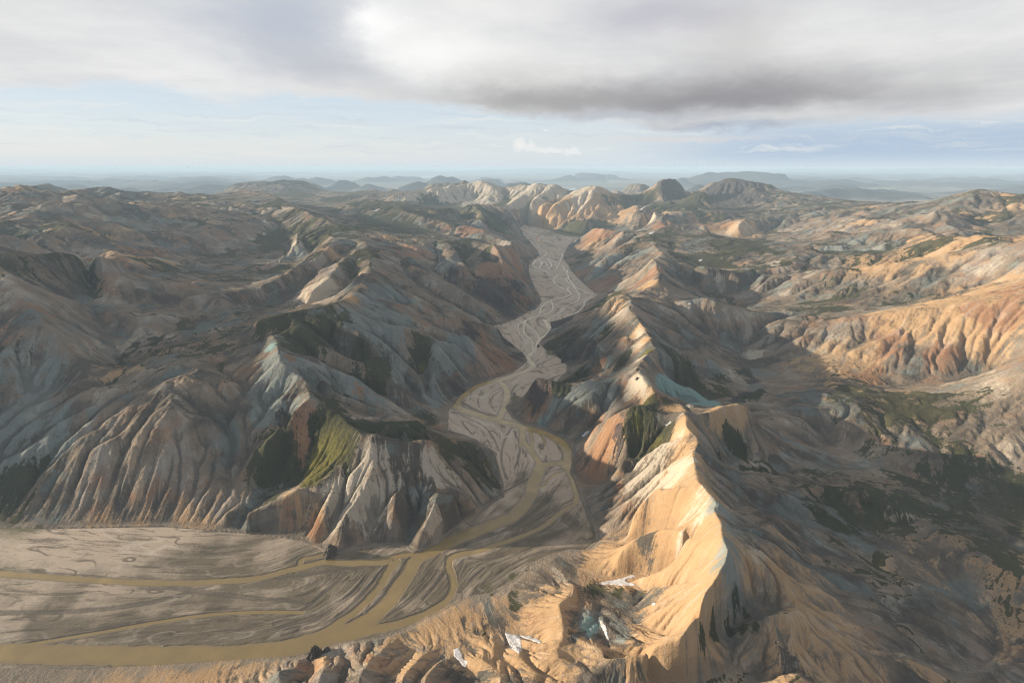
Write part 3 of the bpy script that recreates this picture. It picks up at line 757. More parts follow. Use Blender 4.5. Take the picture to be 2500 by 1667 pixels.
def make_terrain():
    g, H, floor = stretch(RIDGES + GULLIES, FLOOR, STEP, R_NEAR, R_FAR, TH)
    print('membrane', time.time() - T0)
    # the membrane is creased at every line: ease it a little
    gl = [Grid(STEP * 4, R_NEAR, R_FAR, TH), Grid(STEP * 2, R_NEAR, R_FAR, TH), g]
    X, Y = g.xy()
    u = 0.0016 / STEP
    H = blur(H, 1.5 * u)
    far_ = smoothstep(g.r, 4500.0, 7500.0)[:, None]
    H = H + (0.55 - 0.15 * far_) * np.clip(H - bigblur(H, 18.0 * u), -6.5 * g.cell / u, 6.5 * g.cell / u)   # bolder spurs and gullies
    H = np.where(floor, 0.0, H)
    away = smoothstep(np.abs(g.t), 0.40, 0.62)[None, :] * np.ones((g.ni, 1))
    rise = smoothstep(H, 2.0, 70.0)
    n1 = fbm(X, Y, 900.0, 5, 1, ridged=True) * (1 - 0.8 * away) + 0.8 * away * fbm(X, Y, 2100.0, 6, 3, ridged=True)
    n2 = fbm(X, Y, 260.0, 5, 2, ridged=True)
    n3 = fbm(X, Y, 90.0, 4, 3)
    H = H + rise * (n1 - 0.35) * (8 + 330 * away * np.clip(0.55 + 1.2 * fbm(X, Y, 3500.0, 3, 4), 0.05, 1.2)) + rise * (n2 - 0.35) * (12 + 4 * away) + rise * n3 * 5
    H = np.where(floor, 0.0, np.maximum(H, 0.6))
    print('noise', time.time() - T0)
    # running water, coarse to fine
    for lv, (gg, n, st, it) in enumerate(zip(gl, (30000, 60000, 160000), (70, 70, 60), (5, 5, 4))):
        Hc = up2(H, gg.shape)
        fl = up2(floor.astype(float), gg.shape)
        keep = smoothstep(Hc, 1.0, 25.0) * (fl < 0.5)
        before = Hc.copy()
        for k in range(it):
            Hc = erode(Hc, gg.cell, keep, n, st, RNG)
        dlt = blur(Hc - before, 0.55)
        dlt = dlt - bigblur(dlt, 12.0)                     # gullies and the spurs between them, not the whole hill
        dlt = np.clip(dlt, -3.0 * gg.cell, 1.6 * gg.cell)
        print('  change in cells', np.percentile(dlt / gg.cell, [1, 10, 50, 90, 99]).round(2))
        H = H + up2(dlt, g.shape) * (1 - floor) * ((0.6, 0.75, 1.0)[lv] - away * (0.25, 0.15, 0.0)[lv]) * (1 + far_ * (-0.5, 0.2, 0.9)[lv] + smoothstep(g.r, 1500.0, 1000.0)[:, None] * (0.0, 0.3, 0.5)[lv])
        print('eroded', lv, time.time() - T0)
    H = np.where(floor, 0.0, np.maximum(H, 0.4))
    return g, H, floor, away


def to_mesh(name, g, H, cells=None, mat=None, attrs=None, rows=None):
    """a height field (or the marked cells of it) as one mesh object"""
    rows = np.arange(g.ni) if rows is None else rows
    h = H[rows]
    ni, nj = h.shape
    x = (g.r[rows][:, None] * np.sin(g.t)[None, :]); y = (g.r[rows][:, None] * np.cos(g.t)[None, :])
    co = np.stack((x, y, h), -1).reshape(-1, 3).astype(np.float32)
    k = (np.arange(ni - 1)[:, None] * nj + np.arange(nj - 1)[None, :])
    if cells is not None:
        k = k[cells]
    k = k.ravel()
    f = np.stack((k, k + nj, k + nj + 1, k + 1), -1)[:, ::-1]
    used = None
    if cells is not None:
        used, inv = np.unique(f, return_inverse=True)
        f = inv.reshape(-1, 4); co = co[used]
    me = bpy.data.meshes.new(name)
    me.vertices.add(len(co)); me.vertices.foreach_set('co', co.ravel())
    me.loops.add(f.size); me.loops.foreach_set('vertex_index', f.ravel().astype(np.int32))
    me.polygons.add(len(f))
    me.polygons.foreach_set('loop_start', np.arange(0, f.size, 4, dtype=np.int32))
    me.polygons.foreach_set('use_smooth', np.ones(len(f), bool))
    for an, v in (attrs or {}).items():
        v = v[rows].reshape(ni * nj, -1)
        if used is not None:
            v = v[used]
        if v.shape[1] == 1:
            at = me.attributes.new(an, 'FLOAT', 'POINT'); at.data.foreach_set('value', v.ravel().astype(np.float32))
        else:
            at = me.attributes.new(an, 'FLOAT_VECTOR', 'POINT'); at.data.foreach_set('vector', v.ravel().astype(np.float32))
    me.update(calc_edges=True)
    o = bpy.data.objects.new(name, me)
    C.objects.link(o)
    if mat:
        me.materials.append(mat)
    return o

# ------------------------------------------------------------------ the river: channels as centre lines with widths in metres
CHANNELS = [
  ('B', 10, [(170, 685), (270, 720), (375, 735), (290, 762), (185, 800), (250, 830), (330, 882), (260, 940), (165, 990), (255, 1040), (400, 1080), (500, 1072), (520, 1110), (480, 1130), (560, 1190), (650, 1230), (735, 1270)]),
  ('B', 7, [(330, 840), (400, 830), (470, 880), (440, 960), (400, 1030)]),
  ('B', 6, [(320, 930), (370, 1000), (330, 1030)]),
  ('B', 7, [(310, 1075), (420, 1110), (480, 1130)]),
  ('B', 5, [(240, 945), (270, 965), (260, 985)]),
  ('B', 8, [(500, 1072), (505, 1040)]),
  ('B', 8, [(520, 1190), (500, 1220), (555, 1255), (450, 1300), (340, 1315), (270, 1370), (250, 1430)]),
  ('B', 8, [(735, 1270), (640, 1340), (680, 1345), (600, 1430), (520, 1440), (400, 1445), (320, 1490), (300, 1530), (330, 1568)]),
  ('B', 7, [(355, 1320), (385, 1400), (300, 1450), (150, 1490), (100, 1510), (170, 1550)]),
  ('B', 6, [(560, 1190), (620, 1270), (600, 1330), (500, 1360), (400, 1440)]),
  ('B', 6, [(300, 690), (220, 740), (260, 790), (380, 800), (430, 850)]),
  ('B', 6, [(260, 940), (330, 930), (400, 980), (470, 1000), (480, 1050)]),
  ('B', 6, [(200, 985), (230, 900), (290, 880)]),
  ('B', 6, [(420, 1085), (360, 1130), (430, 1190), (520, 1240), (560, 1260)]),
  ('B', 6, [(580, 1200), (540, 1150), (510, 1110)]),
  ('B', 6, [(690, 1250), (600, 1255), (540, 1290), (420, 1350), (330, 1330)]),
  ('B', 6, [(240, 1440), (330, 1380), (440, 1390), (540, 1400)]),
  ('B', 6, [(640, 1345), (560, 1360), (470, 1400), (420, 1440)]),
  ('B', 7, [(60, 1530), (180, 1470), (280, 1440)]),
  ('B', 6, [(330, 1010), (290, 950), (250, 1020)]),
  ('D', 7, [(20, 10), (90, 20), (150, 60), (230, 120), (240, 170)]),
  ('D', 6, [(60, 40), (50, 110), (110, 170)]),
  ('D', 8, [(130, 0), (100, 70), (112, 130), (190, 185), (185, 270), (210, 290)]),
  ('D', 15, [(290, 0), (355, 65), (330, 130), (240, 175), (225, 260), (170, 310)]),
  ('D', 22, [(170, 310), (135, 370), (195, 395), (180, 445), (100, 478), (0, 510), (-100, 545)]),
  ('C', 22, [(2150, 552), (2050, 572), (1950, 605), (1850, 675), (1775, 745)]),
  ('C', 27, [(1775, 745), (1760, 790), (1880, 838), (2050, 892), (2180, 925), (2290, 950)]),
  ('C', 20, [(2150, 552), (2215, 600), (2240, 670), (2215, 760), (2195, 830), (2160, 900)]),
  ('D', 27, [(0, 945), (100, 985), (250, 1012), (400, 1075), (490, 1150)]),
  ('D', 29, [(490, 1150), (528, 1220), (515, 1300), (505, 1340)]),
  ('D', 14, [(505, 1330), (520, 1400), (565, 1480), (580, 1568)]),
  ('F', 11, [(535, 0), (525, 60), (510, 110), (430, 140), (340, 220), (250, 290), (120, 345), (0, 395)]),
  ('E', 13, [(2048, 390), (1900, 440), (1750, 490), (1600, 510), (1535, 545)]),
  ('D', 15, [(85, 985), (95, 1060), (95, 1110), (150, 1160), (200, 1230), (250, 1300)]),
  ('D', 9, [(95, 1070), (75, 1120), (80, 1150)]),
  ('D', 9, [(165, 1005), (175, 1060), (190, 1110), (180, 1170), (200, 1210)]),
  ('D', 28, [(265, 1320), (235, 1400), (200, 1480), (170, 1568)]),
  ('D', 21, [(260, 1325), (330, 1315), (420, 1305), (520, 1290)]),
  ('D', 5, [(240, 1025), (290, 1090), (300, 1150)]),
  ('D', 6, [(500, 1370), (400, 1400), (330, 1460), (300, 1510), (230, 1530)]),
  ('F', 29, [(170, 0), (100, 110), (0, 205), (-40, 230)]),
  ('E', 30, [(2048, 205), (1900, 265), (1700, 345), (1500, 430), (1340, 500)]),
  ('E', 27, [(1340, 500), (1250, 560), (1180, 680), (1080, 840), (980, 960), (850, 1065)]),
  ('E', 34, [(850, 1065), (700, 1140), (520, 1190), (300, 1255), (150, 1290), (15, 1310), (-300, 1340), (-1200, 1340), (-3000, 1300), (-7500, 1180)]),
  ('E', 12, [(1290, 500), (1150, 520), (1000, 552), (850, 570)]),
  ('E', 17, [(1000, 572), (850, 575), (700, 580), (520, 568)]),
  ('E', 14, [(520, 568), (430, 585), (310, 622), (180, 645), (80, 680), (-100, 720), (-900, 760), (-2500, 640), (-7000, 420)]),
  ('E', 9, [(500, 508), (400, 540), (315, 545), (305, 600)]),
  ('E', 14, [(1100, 565), (1030, 650), (1000, 720), (900, 850), (760, 985), (640, 1060), (520, 1140), (460, 1165)]),
  ('E', 9, [(1060, 575), (1000, 690), (960, 740)]),
  ('E', 13, [(1535, 545), (1525, 600), (1555, 690), (1570, 780), (1530, 870), (1420, 960)]),
  ('E', 17, [(1420, 960), (1250, 1040), (1050, 1100), (850, 1140), (650, 1200)]),
  ('E', 7, [(330, 985), (200, 985), (15, 980), (-500, 1000), (-1500, 1180), (-2200, 1290)]),
]
# dry channels that only darken and dent the sand
DRY = [
  ('E', 9, [(860, 690), (800, 790), (640, 920), (480, 1030), (330, 1090), (150, 1130)]),
  ('E', 8, [(700, 660), (560, 780), (430, 900), (330, 985), (100, 1080)]),
  ('E', 8, [(980, 650), (860, 800), (700, 960), (560, 1070), (300, 1130)]),
  ('E', 6, [(1180, 580), (1100, 720), (1000, 850), (860, 980)]),
  ('E', 12, [(-300, 720), (-800, 900), (-1600, 1000), (-3000, 980), (-6000, 900)]),
  ('E', 12, [(15, 880), (-500, 820), (-1300, 700), (-2400, 640)]),
  ('E', 7, [(1450, 640), (1350, 780), (1200, 900), (1050, 1000), (960, 1060)]),
  ('E', 6, [(1510, 660), (1400, 800), (1320, 880)]),
  ('E', 7, [(1230, 620), (1200, 740), (1100, 850)]),
  ('E', 7, [(1650, 560), (1600, 680), (1590, 760)]),
  ('E', 6, [(1820, 620), (1720, 720), (1620, 820)]),
  ('E', 6, [(2000, 520), (1850, 560), (1700, 540)]),
  ('E', 6, [(2040, 600), (1900, 700), (1750, 800)]),
  ('E', 9, [(15, 720), (300, 690), (600, 640), (860, 600), (1050, 560)]),
  ('E', 9, [(380, 920), (200, 880), (15, 880)]),
  ('E', 8, [(1600, 470), (1800, 380), (2048, 300)]),
  ('E', 7, [(1500, 500), (1700, 400), (1900, 330)]),
  ('F', 8, [(290, 0), (270, 70), (180, 170), (60, 260), (-100, 330)]),
  ('F', 6, [(500, 60), (400, 110), (300, 180), (120, 280)]),
  ('F', 9, [(545, 0), (600, 120), (650, 260), (670, 330)]),
  ('F', 10, [(560, 130), (520, 250), (400, 330), (200, 380), (0, 440)]),
  ('F', 7, [(560, 460), (400, 470), (200, 500), (0, 600)]),
  ('D', 6, [(20, 1010), (80, 1160), (60, 1260), (20, 1360)]),
  ('D', 6, [(110, 1040), (150, 1150), (120, 1250)]),
  ('D', 7, [(170, 1430), (60, 1500), (-100, 1580)]),
  ('D', 6, [(450, 1360), (330, 1380), (250, 1460)]),
  ('D', 5, [(400, 1090), (440, 1170), (470, 1230)]),
  ('C', 6, [(1760, 820), (1860, 900), (2000, 950), (2100, 1050), (2160, 1200)]),
  ('C', 7, [(2277, 980), (2200, 1100), (2170, 1280), (2230, 1450)]),
  ('C', 7, [(1800, 730), (1950, 830), (2150, 880)]),
  ('C', 6, [(2000, 640), (1960, 740), (1980, 800)]),
  ('C', 5, [(2190, 640), (2100, 690), (2090, 740)]),
  ('D', 6, [(240, 360), (170, 440), (330, 430), (460, 400)]),
  ('D', 7, [(480, 330), (380, 340), (230, 420), (140, 480)]),
  ('D', 5, [(440, 500), (260, 560), (120, 590)]),
  ('D', 5, [(60, 30), (40, 120), (90, 190)]),
  ('B', 6, [(250, 1150), (450, 1130)]),
  ('B', 6, [(210, 1290), (400, 1280), (470, 1240)]),
  ('B', 6, [(300, 1400), (460, 1390), (620, 1330)]),
]


def walk(win, pts):
    """points every few metres along a channel on the valley floor, gently curved"""
    P = np.array([at_z(win, x, y, 0.0)[:2] for x, y in pts])
    if len(P) > 2:                                        # rounded corners
        for _ in range(2):
            q = [P[0]]
            for a, b in zip(P[:-1], P[1:]):
                q += [a * 0.75 + b * 0.25, a * 0.25 + b * 0.75]
            P = np.array(q + [P[-1]])
    return P


def stamp(g, lists, reach=1.6):
    """1 on the centre line of a channel, 0 on its bank, negative beyond; and the direction of flow"""
    v = np.full(g.shape, -4.0)
    di, dj = np.zeros(g.shape), np.zeros(g.shape)
    for win, w, pts in lists:
        w *= 1.2
        P = walk(win, pts)
        for a, b in zip(P[:-1], P[1:]):
            L = np.hypot(*(b - a))
            r = max(np.hypot(*a), 200.0)
            n = int(L / max(0.6 * g.d * r, 0.35 * w * 0.5)) + 1
            for k in range(n):
                q = a + (b - a) * k / n
                rr = np.hypot(*q)
                I, J = g.index(q[0], q[1])
                c = rr * g.d
                half = max(w * 0.5, 0.75 * c)
                m = int(half * reach / c) + 1
                i0, i1 = max(0, int(I) - m), min(g.ni, int(I) + m + 2)
                j0, j1 = max(0, int(J) - m), min(g.nj, int(J) + m + 2)
                if i0 >= i1 or j0 >= j1:
                    continue
                D = np.hypot((np.arange(i0, i1) - I)[:, None], (np.arange(j0, j1) - J)[None, :]) * c / half
                v[i0:i1, j0:j1] = np.maximum(v[i0:i1, j0:j1], 1 - D * D)
                if 0 <= int(I) < g.ni and 0 <= int(J) < g.nj:
                    I2, J2 = g.index(b[0], b[1])
                    s = max(1e-6, math.hypot(I2 - I, J2 - J))
                    di[int(I), int(J)] += (I2 - I) / s; dj[int(I), int(J)] += (J2 - J) / s
    return v, di, dj


def smear(tex, vi, vj, n):
    """average a texture along a direction field (line integral convolution)"""
    ni, nj = tex.shape
    acc = tex.copy()
    I0, J0 = np.meshgrid(np.arange(ni, dtype=np.float32), np.arange(nj, dtype=np.float32), indexing='ij')
    for sgn in (1, -1):
        pi, pj = I0.copy(), J0.copy()
        for _ in range(n):
            a, b = pi.astype(np.int32), pj.astype(np.int32)
            pi += sgn * vi[a, b]; pj += sgn * vj[a, b]
            np.clip(pi, 0, ni - 1, out=pi); np.clip(pj, 0, nj - 1, out=pj)
            acc += tex[(pi + 0.5).astype(np.int32).clip(0, ni - 1), (pj + 0.5).astype(np.int32).clip(0, nj - 1)]
    acc -= acc.mean()
    return acc / acc.std()


def seen(g, H, win, X, Y):
    """the first place of the terrain on that sight line"""
    x0, y0, s = WIN[win]
    d = np.array(ray(x0 + X / s, y0 + Y / s))
    d /= np.hypot(d[0], d[1])
    t = np.exp(np.linspace(math.log(g.r[1]), math.log(g.r[-2]), 6000))
    I, J = g.index(d[0] * t, d[1] * t)
    i, j = np.round(I).astype(int).clip(0, g.ni - 1), np.round(J).astype(int).clip(0, g.nj - 1)
    hit = np.nonzero(CAM_Z + d[2] * t < H[i, j])[0]
    k = hit[0] if len(hit) else len(t) - 1
    return d[0] * t[k], d[1] * t[k], H[i[k], j[k]]


# where the ground changes colour: window, place, half size there (window pixels), strength
SPOTS = {
 'blue': [('C', 130, 450, 160, .9), ('C', 60, 800, 130, .9), ('C', 330, 780, 130, .5), ('C', 470, 480, 120, .6), ('C', 870, 60, 180, .8), ('C', 1100, 200, 170, .8), ('C', 1650, 350, 150, .9), ('C', 1800, 250, 110, .8),
          ('C', 1560, 700, 110, 1.), ('C', 1250, 480, 130, .7), ('C', 950, 650, 160, .6), ('C', 700, 550, 150, .5), ('C', 1050, 960, 130, .5), ('A', 1250, 1270, 160, .7), ('A', 1200, 1500, 160, .8), ('A', 1600, 860, 110, .7),
          ('A', 1700, 1000, 110, .5), ('A', 1000, 1300, 160, .6), ('A', 700, 1100, 90, .5), ('A', 700, 1480, 100, .5), ('A', 200, 930, 110, .5), ('A', 60, 1110, 110, .5), ('A', 350, 880, 110, .4),
          ('D', 620, 700, 120, .9), ('D', 850, 680, 130, .6), ('D', 400, 680, 90, .8), ('D', 280, 930, 60, .9), ('D', 850, 400, 60, .8), ('D', 910, 490, 40, .8), ('D', 770, 110, 80, .8), 
          ('D', 600, 470, 60, .5), ('D', 1450, 400, 110, .5), ('D', 1800, 420, 160, .6), ('B', 950, 950, 60, 1.), ('B', 800, 1070, 70, .9), ('B', 920, 1070, 50, .8), ('B', 1180, 900, 120, .5), ('B', 2200, 1150, 120, .6),
          ('F', 640, 1100, 90, 1.), ('F', 900, 1190, 80, .6), ('D', 2000, 1400, 160, .5), ('F', 1800, 250, 160, .5), ('F', 1800, 620, 130, .5), ('A', 1850, 560, 200, .35)],
 'turq': [('D', 1400, 610, 80, 1.), ('D', 1480, 640, 90, 1.), ('D', 1560, 670, 95, 1.), ('D', 1650, 705, 100, 1.), ('D', 1740, 735, 80, 1.), ('D', 1820, 752, 60, 1.), ('F', 640, 1110, 55, .9), ('D', 280, 930, 40, .7), ('C', 80, 250, 60, .6)],
 'iron': [('C', 2150, 350, 150, .9), ('C', 2000, 60, 120, .7), ('B', 100, 1300, 130, .8), ('B', 60, 1060, 130, .9), ('A', 2150, 1000, 170, .8), ('A', 1850, 1150, 170, .4), ('A', 2100, 1250, 200, .6), ('A', 1300, 870, 130, .6), ('A', 1500, 900, 90, .4),
          ('A', 1930, 680, 110, .8), ('A', 1570, 600, 60, .7), ('A', 1650, 690, 70, .7), ('B', 640, 1080, 130, .7), ('B', 850, 1150, 140, .7), ('B', 700, 760, 120, .5), ('B', 900, 730, 100, .5), ('B', 1250, 1100, 90, .9), ('B', 1360, 620, 120, .9),
          ('B', 1700, 580, 130, .4), ('B', 1850, 640, 160, .4), ('D', 220, 720, 120, .8), ('D', 760, 470, 60, .9), ('D', 830, 370, 40, .8), ('D', 680, 950, 160, .4), ('D', 720, 1250, 160, .35), ('D', 980, 960, 120, .35), ('D', 860, 1150, 150, .25),
          ('D', 600, 1400, 160, .4), ('C', 420, 1000, 90, .7), ('C', 360, 1150, 80, .8), ('C', 250, 350, 50, .5), ('C', 1000, 550, 90, .4), ('C', 900, 650, 80, .4), ('C', 1600, 1000, 80, .5), ('E', 230, 200, 60, .6), ('E', 430, 280, 60, .8), ('E', 300, 1500, 120, .5),
          ('E', 800, 1400, 250, .16), ('E', 1100, 1480, 200, .14), ('F', 200, 1000, 200, .25), ('D', 1700, 590, 60, .6), ('D', 1730, 660, 50, .5), ('A', 150, 800, 90, .3), ('B', 300, 560, 130, .3), ('B', 2000, 1000, 140, .4), ('B', 1600, 1150, 130, .3)],
 'pale': [('D', 1110, 60, 60, .8), ('D', 1160, 150, 60, .8), ('D', 1200, 250, 50, .7), ('D', 1170, 360, 50, .7), ('D', 1130, 560, 60, .8), ('D', 1200, 660, 60, .6), ('H', 1100, 750, 300, .9), ('H', 1750, 650, 250, .9), ('I', 300, 700, 250, .7), ('I', 850, 650, 250, .6), ('I', 1300, 680, 200, .5), ('H', 350, 790, 200, .8), ('H', 1500, 750, 500, .9), ('H', 700, 850, 400, .7), ('H', 1900, 750, 300, .8), ('I', 500, 750, 400, .6), ('I', 1200, 800, 350, .4), ('D', 1300, 1180, 180, .6), ('D', 1450, 1450, 200, .5), ('D', 1150, 1450, 150, .4), ('F', 1500, 250, 200, .3),
          ('D', 1100, 250, 100, .6), ('B', 950, 1400, 120, .6), ('D', 1120, 600, 90, .6), ('D', 620, 700, 110, .6), ('D', 720, 640, 80, .7), ('E', 620, 150, 140, .6), ('E', 900, 130, 140, .4), ('C', 1080, 1250, 160, .6), ('C', 1650, 1440, 140, .6), ('C', 1400, 1350, 110, .4),
          ('E', 1400, 250, 80, .6), ('C', 350, 640, 90, .7), ('C', 400, 450, 90, .5), ('A', 130, 960, 120, .7), ('A', 300, 800, 120, .6), ('A', 60, 720, 60, .8), ('A', 550, 1150, 120, .5), ('A', 350, 1350, 150, .5), ('A', 860, 1180, 80, .6), ('A', 2000, 1100, 60, .4),
          ('D', 1750, 500, 110, .5), ('B', 1850, 1130, 60, .3), ('B', 1920, 1190, 40, .6), ('D', 2180, 320, 80, .8), ('B', 1300, 580, 60, .8), ('B', 1900, 720, 120, .4), ('B', 2150, 680, 120, .4), ('A', 1620, 820, 70, .5), ('F', 400, 700, 160, .3), ('C', 870, 60, 110, .6),
          ('A', 700, 1450, 60, .6), ('F', 1950, 450, 120, .4), ('D', 2050, 1350, 160, .5)],
 'moss': [('C', 680, 1100, 170, 1.), ('C', 520, 1300, 140, 1.), ('C', 700, 960, 90, .9), ('C', 480, 1450, 70, 1.), ('C', 120, 1350, 170, .9), ('C', 60, 1100, 120, .8), ('C', 1200, 1020, 180, .95), ('C', 950, 970, 100, .8), ('C', 1420, 1000, 90, .8), ('C', 1500, 900, 90, .9),
          ('C', 2000, 1370, 110, .8), ('C', 1750, 1230, 110, .7), ('C', 1650, 1120, 80, .8), ('C', 1900, 1150, 80, .6), ('C', 300, 70, 220, .95), ('C', 600, 60, 120, .7), ('C', 300, 250, 100, .8), ('C', 900, 350, 160, .8), ('C', 1100, 420, 90, .6), ('C', 1420, 320, 90, .8), ('C', 1460, 440, 50, 1.),
          ('C', 1080, 520, 70, .9), ('C', 560, 730, 140, .9), ('C', 700, 850, 90, .6), ('C', 1500, 150, 110, .4), ('A', 400, 1500, 250, .95), ('A', 900, 900, 140, .8), ('A', 800, 830, 90, .6), ('A', 850, 1060, 110, .8), ('A', 760, 960, 60, .8), ('A', 200, 750, 150, .8), ('A', 560, 720, 160, .8),
          ('A', 80, 430, 130, .7), ('A', 800, 650, 200, .6), ('A', 1200, 640, 200, .7), ('A', 1400, 700, 150, .6), ('A', 1150, 540, 200, .5), ('A', 1500, 540, 150, .6), ('A', 2150, 650, 160, .7), ('A', 1850, 850, 150, .7), ('A', 1000, 450, 200, .55), ('A', 1350, 470, 180, .6), ('A', 1750, 520, 200, .6), ('A', 2050, 560, 170, .5), ('A', 300, 560, 200, .5), ('A', 550, 640, 200, .5), ('A', 950, 600, 250, .6), ('A', 1700, 600, 150, .5), ('A', 500, 900, 60, .3), ('A', 1700, 800, 80, .5), ('A', 2000, 900, 80, .4), ('A', 1500, 430, 130, .4),
          ('B', 600, 660, 170, 1.), ('B', 800, 650, 90, .9), ('B', 450, 690, 80, .8), ('B', 1150, 450, 140, .8), ('B', 1400, 480, 160, .8), ('B', 1650, 480, 150, .8), ('B', 850, 430, 80, .7), ('B', 1850, 560, 110, .5), ('B', 2050, 800, 160, .9), ('B', 2200, 850, 120, .8), ('B', 1100, 850, 140, .5),
          ('B', 1300, 760, 150, .6), ('B', 650, 940, 120, .6), ('B', 900, 1290, 130, .8), ('B', 750, 1390, 120, .9), ('B', 1750, 960, 130, .7), ('B', 1900, 980, 120, .7), ('B', 2200, 1080, 90, .5), ('B', 1200, 700, 60, .5), ('B', 1450, 690, 70, .5), ('B', 600, 1000, 80, .5),
          ('D', 400, 260, 110, .7), ('D', 560, 560, 120, .9), ('D', 450, 590, 80, .9), ('D', 650, 480, 80, .7), ('D', 500, 170, 110, .6), ('D', 850, 130, 90, .6), ('D', 1030, 340, 70, .7), ('D', 950, 450, 60, .6), ('D', 1230, 290, 55, 1.), ('D', 1200, 780, 70, .9), ('D', 1280, 760, 60, .8), ('D', 1130, 900, 80, .8),
          ('D', 1180, 1000, 120, .95), ('D', 1280, 980, 80, .9), ('D', 1300, 1120, 110, .9), ('D', 1230, 1170, 80, .8), ('D', 1400, 1010, 60, .6), ('D', 1420, 260, 90, .6), ('D', 1400, 740, 60, .7), ('D', 1700, 650, 110, .9), ('D', 1850, 690, 90, .9), ('D', 1650, 540, 90, .6), ('D', 1900, 560, 90, .6), ('D', 2120, 470, 70, .9),
          ('D', 2220, 650, 60, .9), ('D', 1950, 1060, 45, .6), ('D', 2050, 1120, 45, .6), ('D', 2100, 1200, 45, .6), ('D', 1900, 1220, 40, .6), ('D', 2100, 1360, 40, .7), ('D', 1800, 1200, 30, .5), ('D', 1500, 430, 80, .4), ('D', 30, 720, 60, .8),
          ('F', 700, 800, 70, 1.), ('F', 860, 850, 60, 1.), ('F', 1000, 870, 70, .9), ('F', 1060, 850, 40, .9), ('F', 950, 950, 50, .7), ('F', 40, 940, 50, .8), ('F', 370, 830, 40, .7), ('F', 150, 620, 40, .5), ('F', 1560, 1190, 30, .95), ('F', 1660, 1170, 30, .95), ('F', 1780, 1145, 30, .95), ('F', 1890, 1125, 30, .95), ('F', 2000, 1110, 30, .95),
          ('F', 1830, 900, 30, .5), ('F', 1930, 1000, 30, .5), ('F', 700, 1540, 60, .8), ('F', 480, 1150, 40, .7), ('F', 0, 690, 40, .7), ('E', 1850, 790, 60, .6), ('E', 60, 60, 90, .9), ('E', 1800, 1150, 60, .6), ('E', 90, 530, 30, .4), ('F', 20, 850, 40, .6),
          ('G', 200, 900, 150, .6), ('J', 950, 900, 150, .7), ('J', 400, 930, 150, .7), ('J', 1000, 960, 150, .6)],
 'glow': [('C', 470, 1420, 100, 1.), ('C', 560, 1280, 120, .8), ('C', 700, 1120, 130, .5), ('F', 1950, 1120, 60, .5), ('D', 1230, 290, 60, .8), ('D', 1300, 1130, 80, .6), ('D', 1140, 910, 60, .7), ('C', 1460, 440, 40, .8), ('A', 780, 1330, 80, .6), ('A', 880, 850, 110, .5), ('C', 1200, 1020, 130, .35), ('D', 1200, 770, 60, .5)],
 'crag': [('A', 2080, 1170, 110, .9), ('A', 2180, 1300, 130, .9), ('A', 2240, 1420, 80, .9), ('A', 1950, 1250, 110, .6), ('B', 60, 1220, 90, .8), ('B', 170, 1380, 90, .8), ('A', 1230, 890, 60, .8), ('A', 1330, 980, 50, .8), ('A', 1050, 760, 50, .6), ('A', 1750, 1080, 90, .6), ('C', 1900, 100, 90, .6),
          ('C', 2230, 210, 70, .8), ('C', 1750, 640, 90, .7), ('D', 230, 640, 90, .9), ('D', 60, 330, 90, .8), ('D', 480, 340, 70, .9), ('D', 620, 470, 40, .9), ('D', 740, 240, 90, .7), ('D', 780, 350, 70, .7), ('D', 560, 180, 70, .7), ('D', 640, 240, 70, .7), ('D', 420, 30, 80, .9), ('D', 960, 1010, 40, .6),
          ('D', 970, 1180, 50, .5), ('B', 450, 1510, 80, .9), ('B', 1650, 670, 90, .7), ('B', 1760, 720, 70, .7), ('B', 1450, 1080, 80, .7), ('B', 1550, 1130, 70, .5), ('B', 1340, 1110, 40, .7), ('J', 650, 650, 200, .8), ('J', 1700, 700, 350, .9), ('J', 1900, 600, 250, .9), ('J', 2100, 850, 250, .7), ('J', 1250, 760, 80, .6),
          ('J', 1600, 850, 250, .8), ('B', 2100, 520, 200, .8), ('G', 500, 650, 500, .8), ('G', 1300, 800, 300, .7), ('G', 1700, 740, 200, .6), ('H', 300, 650, 300, .5), ('J', 1750, 1120, 200, .8), ('C', 200, 920, 60, .7), ('C', 470, 1030, 50, .7), ('D', 2050, 740, 60, .7), ('D', 2200, 560, 60, .7), ('D', 2130, 680, 50, .7), ('D', 2090, 360, 40, .6)],  # the widest G spot darkens the dome hill for the shade lying on it
 'tan':  [('E', 900, 1400, 200, .3), ('E', 1150, 1450, 150, .3), ('I', 1000, 900, 350, .6), ('I', 600, 1000, 250, .6), ('I', 1450, 1000, 250, .7), ('I', 1900, 1050, 200, .7), ('H', 1500, 850, 300, .4), ('D', 900, 1050, 150, .6), ('D', 800, 1250, 120, .6), ('D', 1500, 1300, 200, .7), ('D', 1550, 1000, 110, .8), ('F', 1300, 200, 260, .8), ('F', 1500, 450, 260, .9), ('F', 1300, 650, 220, .9), ('F', 900, 500, 260, .9), ('F', 750, 620, 120, .9), ('F', 1400, 1000, 250, .9), ('F', 1200, 1180, 160, .9), ('F', 250, 950, 200, .9), ('F', 250, 1130, 170, .9),
          ('F', 300, 1380, 260, .9), ('F', 950, 1350, 160, .8), ('E', 1900, 1350, 200, .9), ('E', 1600, 1050, 250, .8), ('E', 1250, 1150, 150, .7), ('E', 1300, 1450, 250, .25), ('E', 450, 1430, 70, .8), ('D', 1150, 100, 120, .9), ('D', 1180, 230, 90, .9), ('D', 1180, 380, 80, .8), ('D', 1130, 580, 80, .9), ('D', 1200, 690, 80, .7), ('D', 1450, 830, 120, .7),
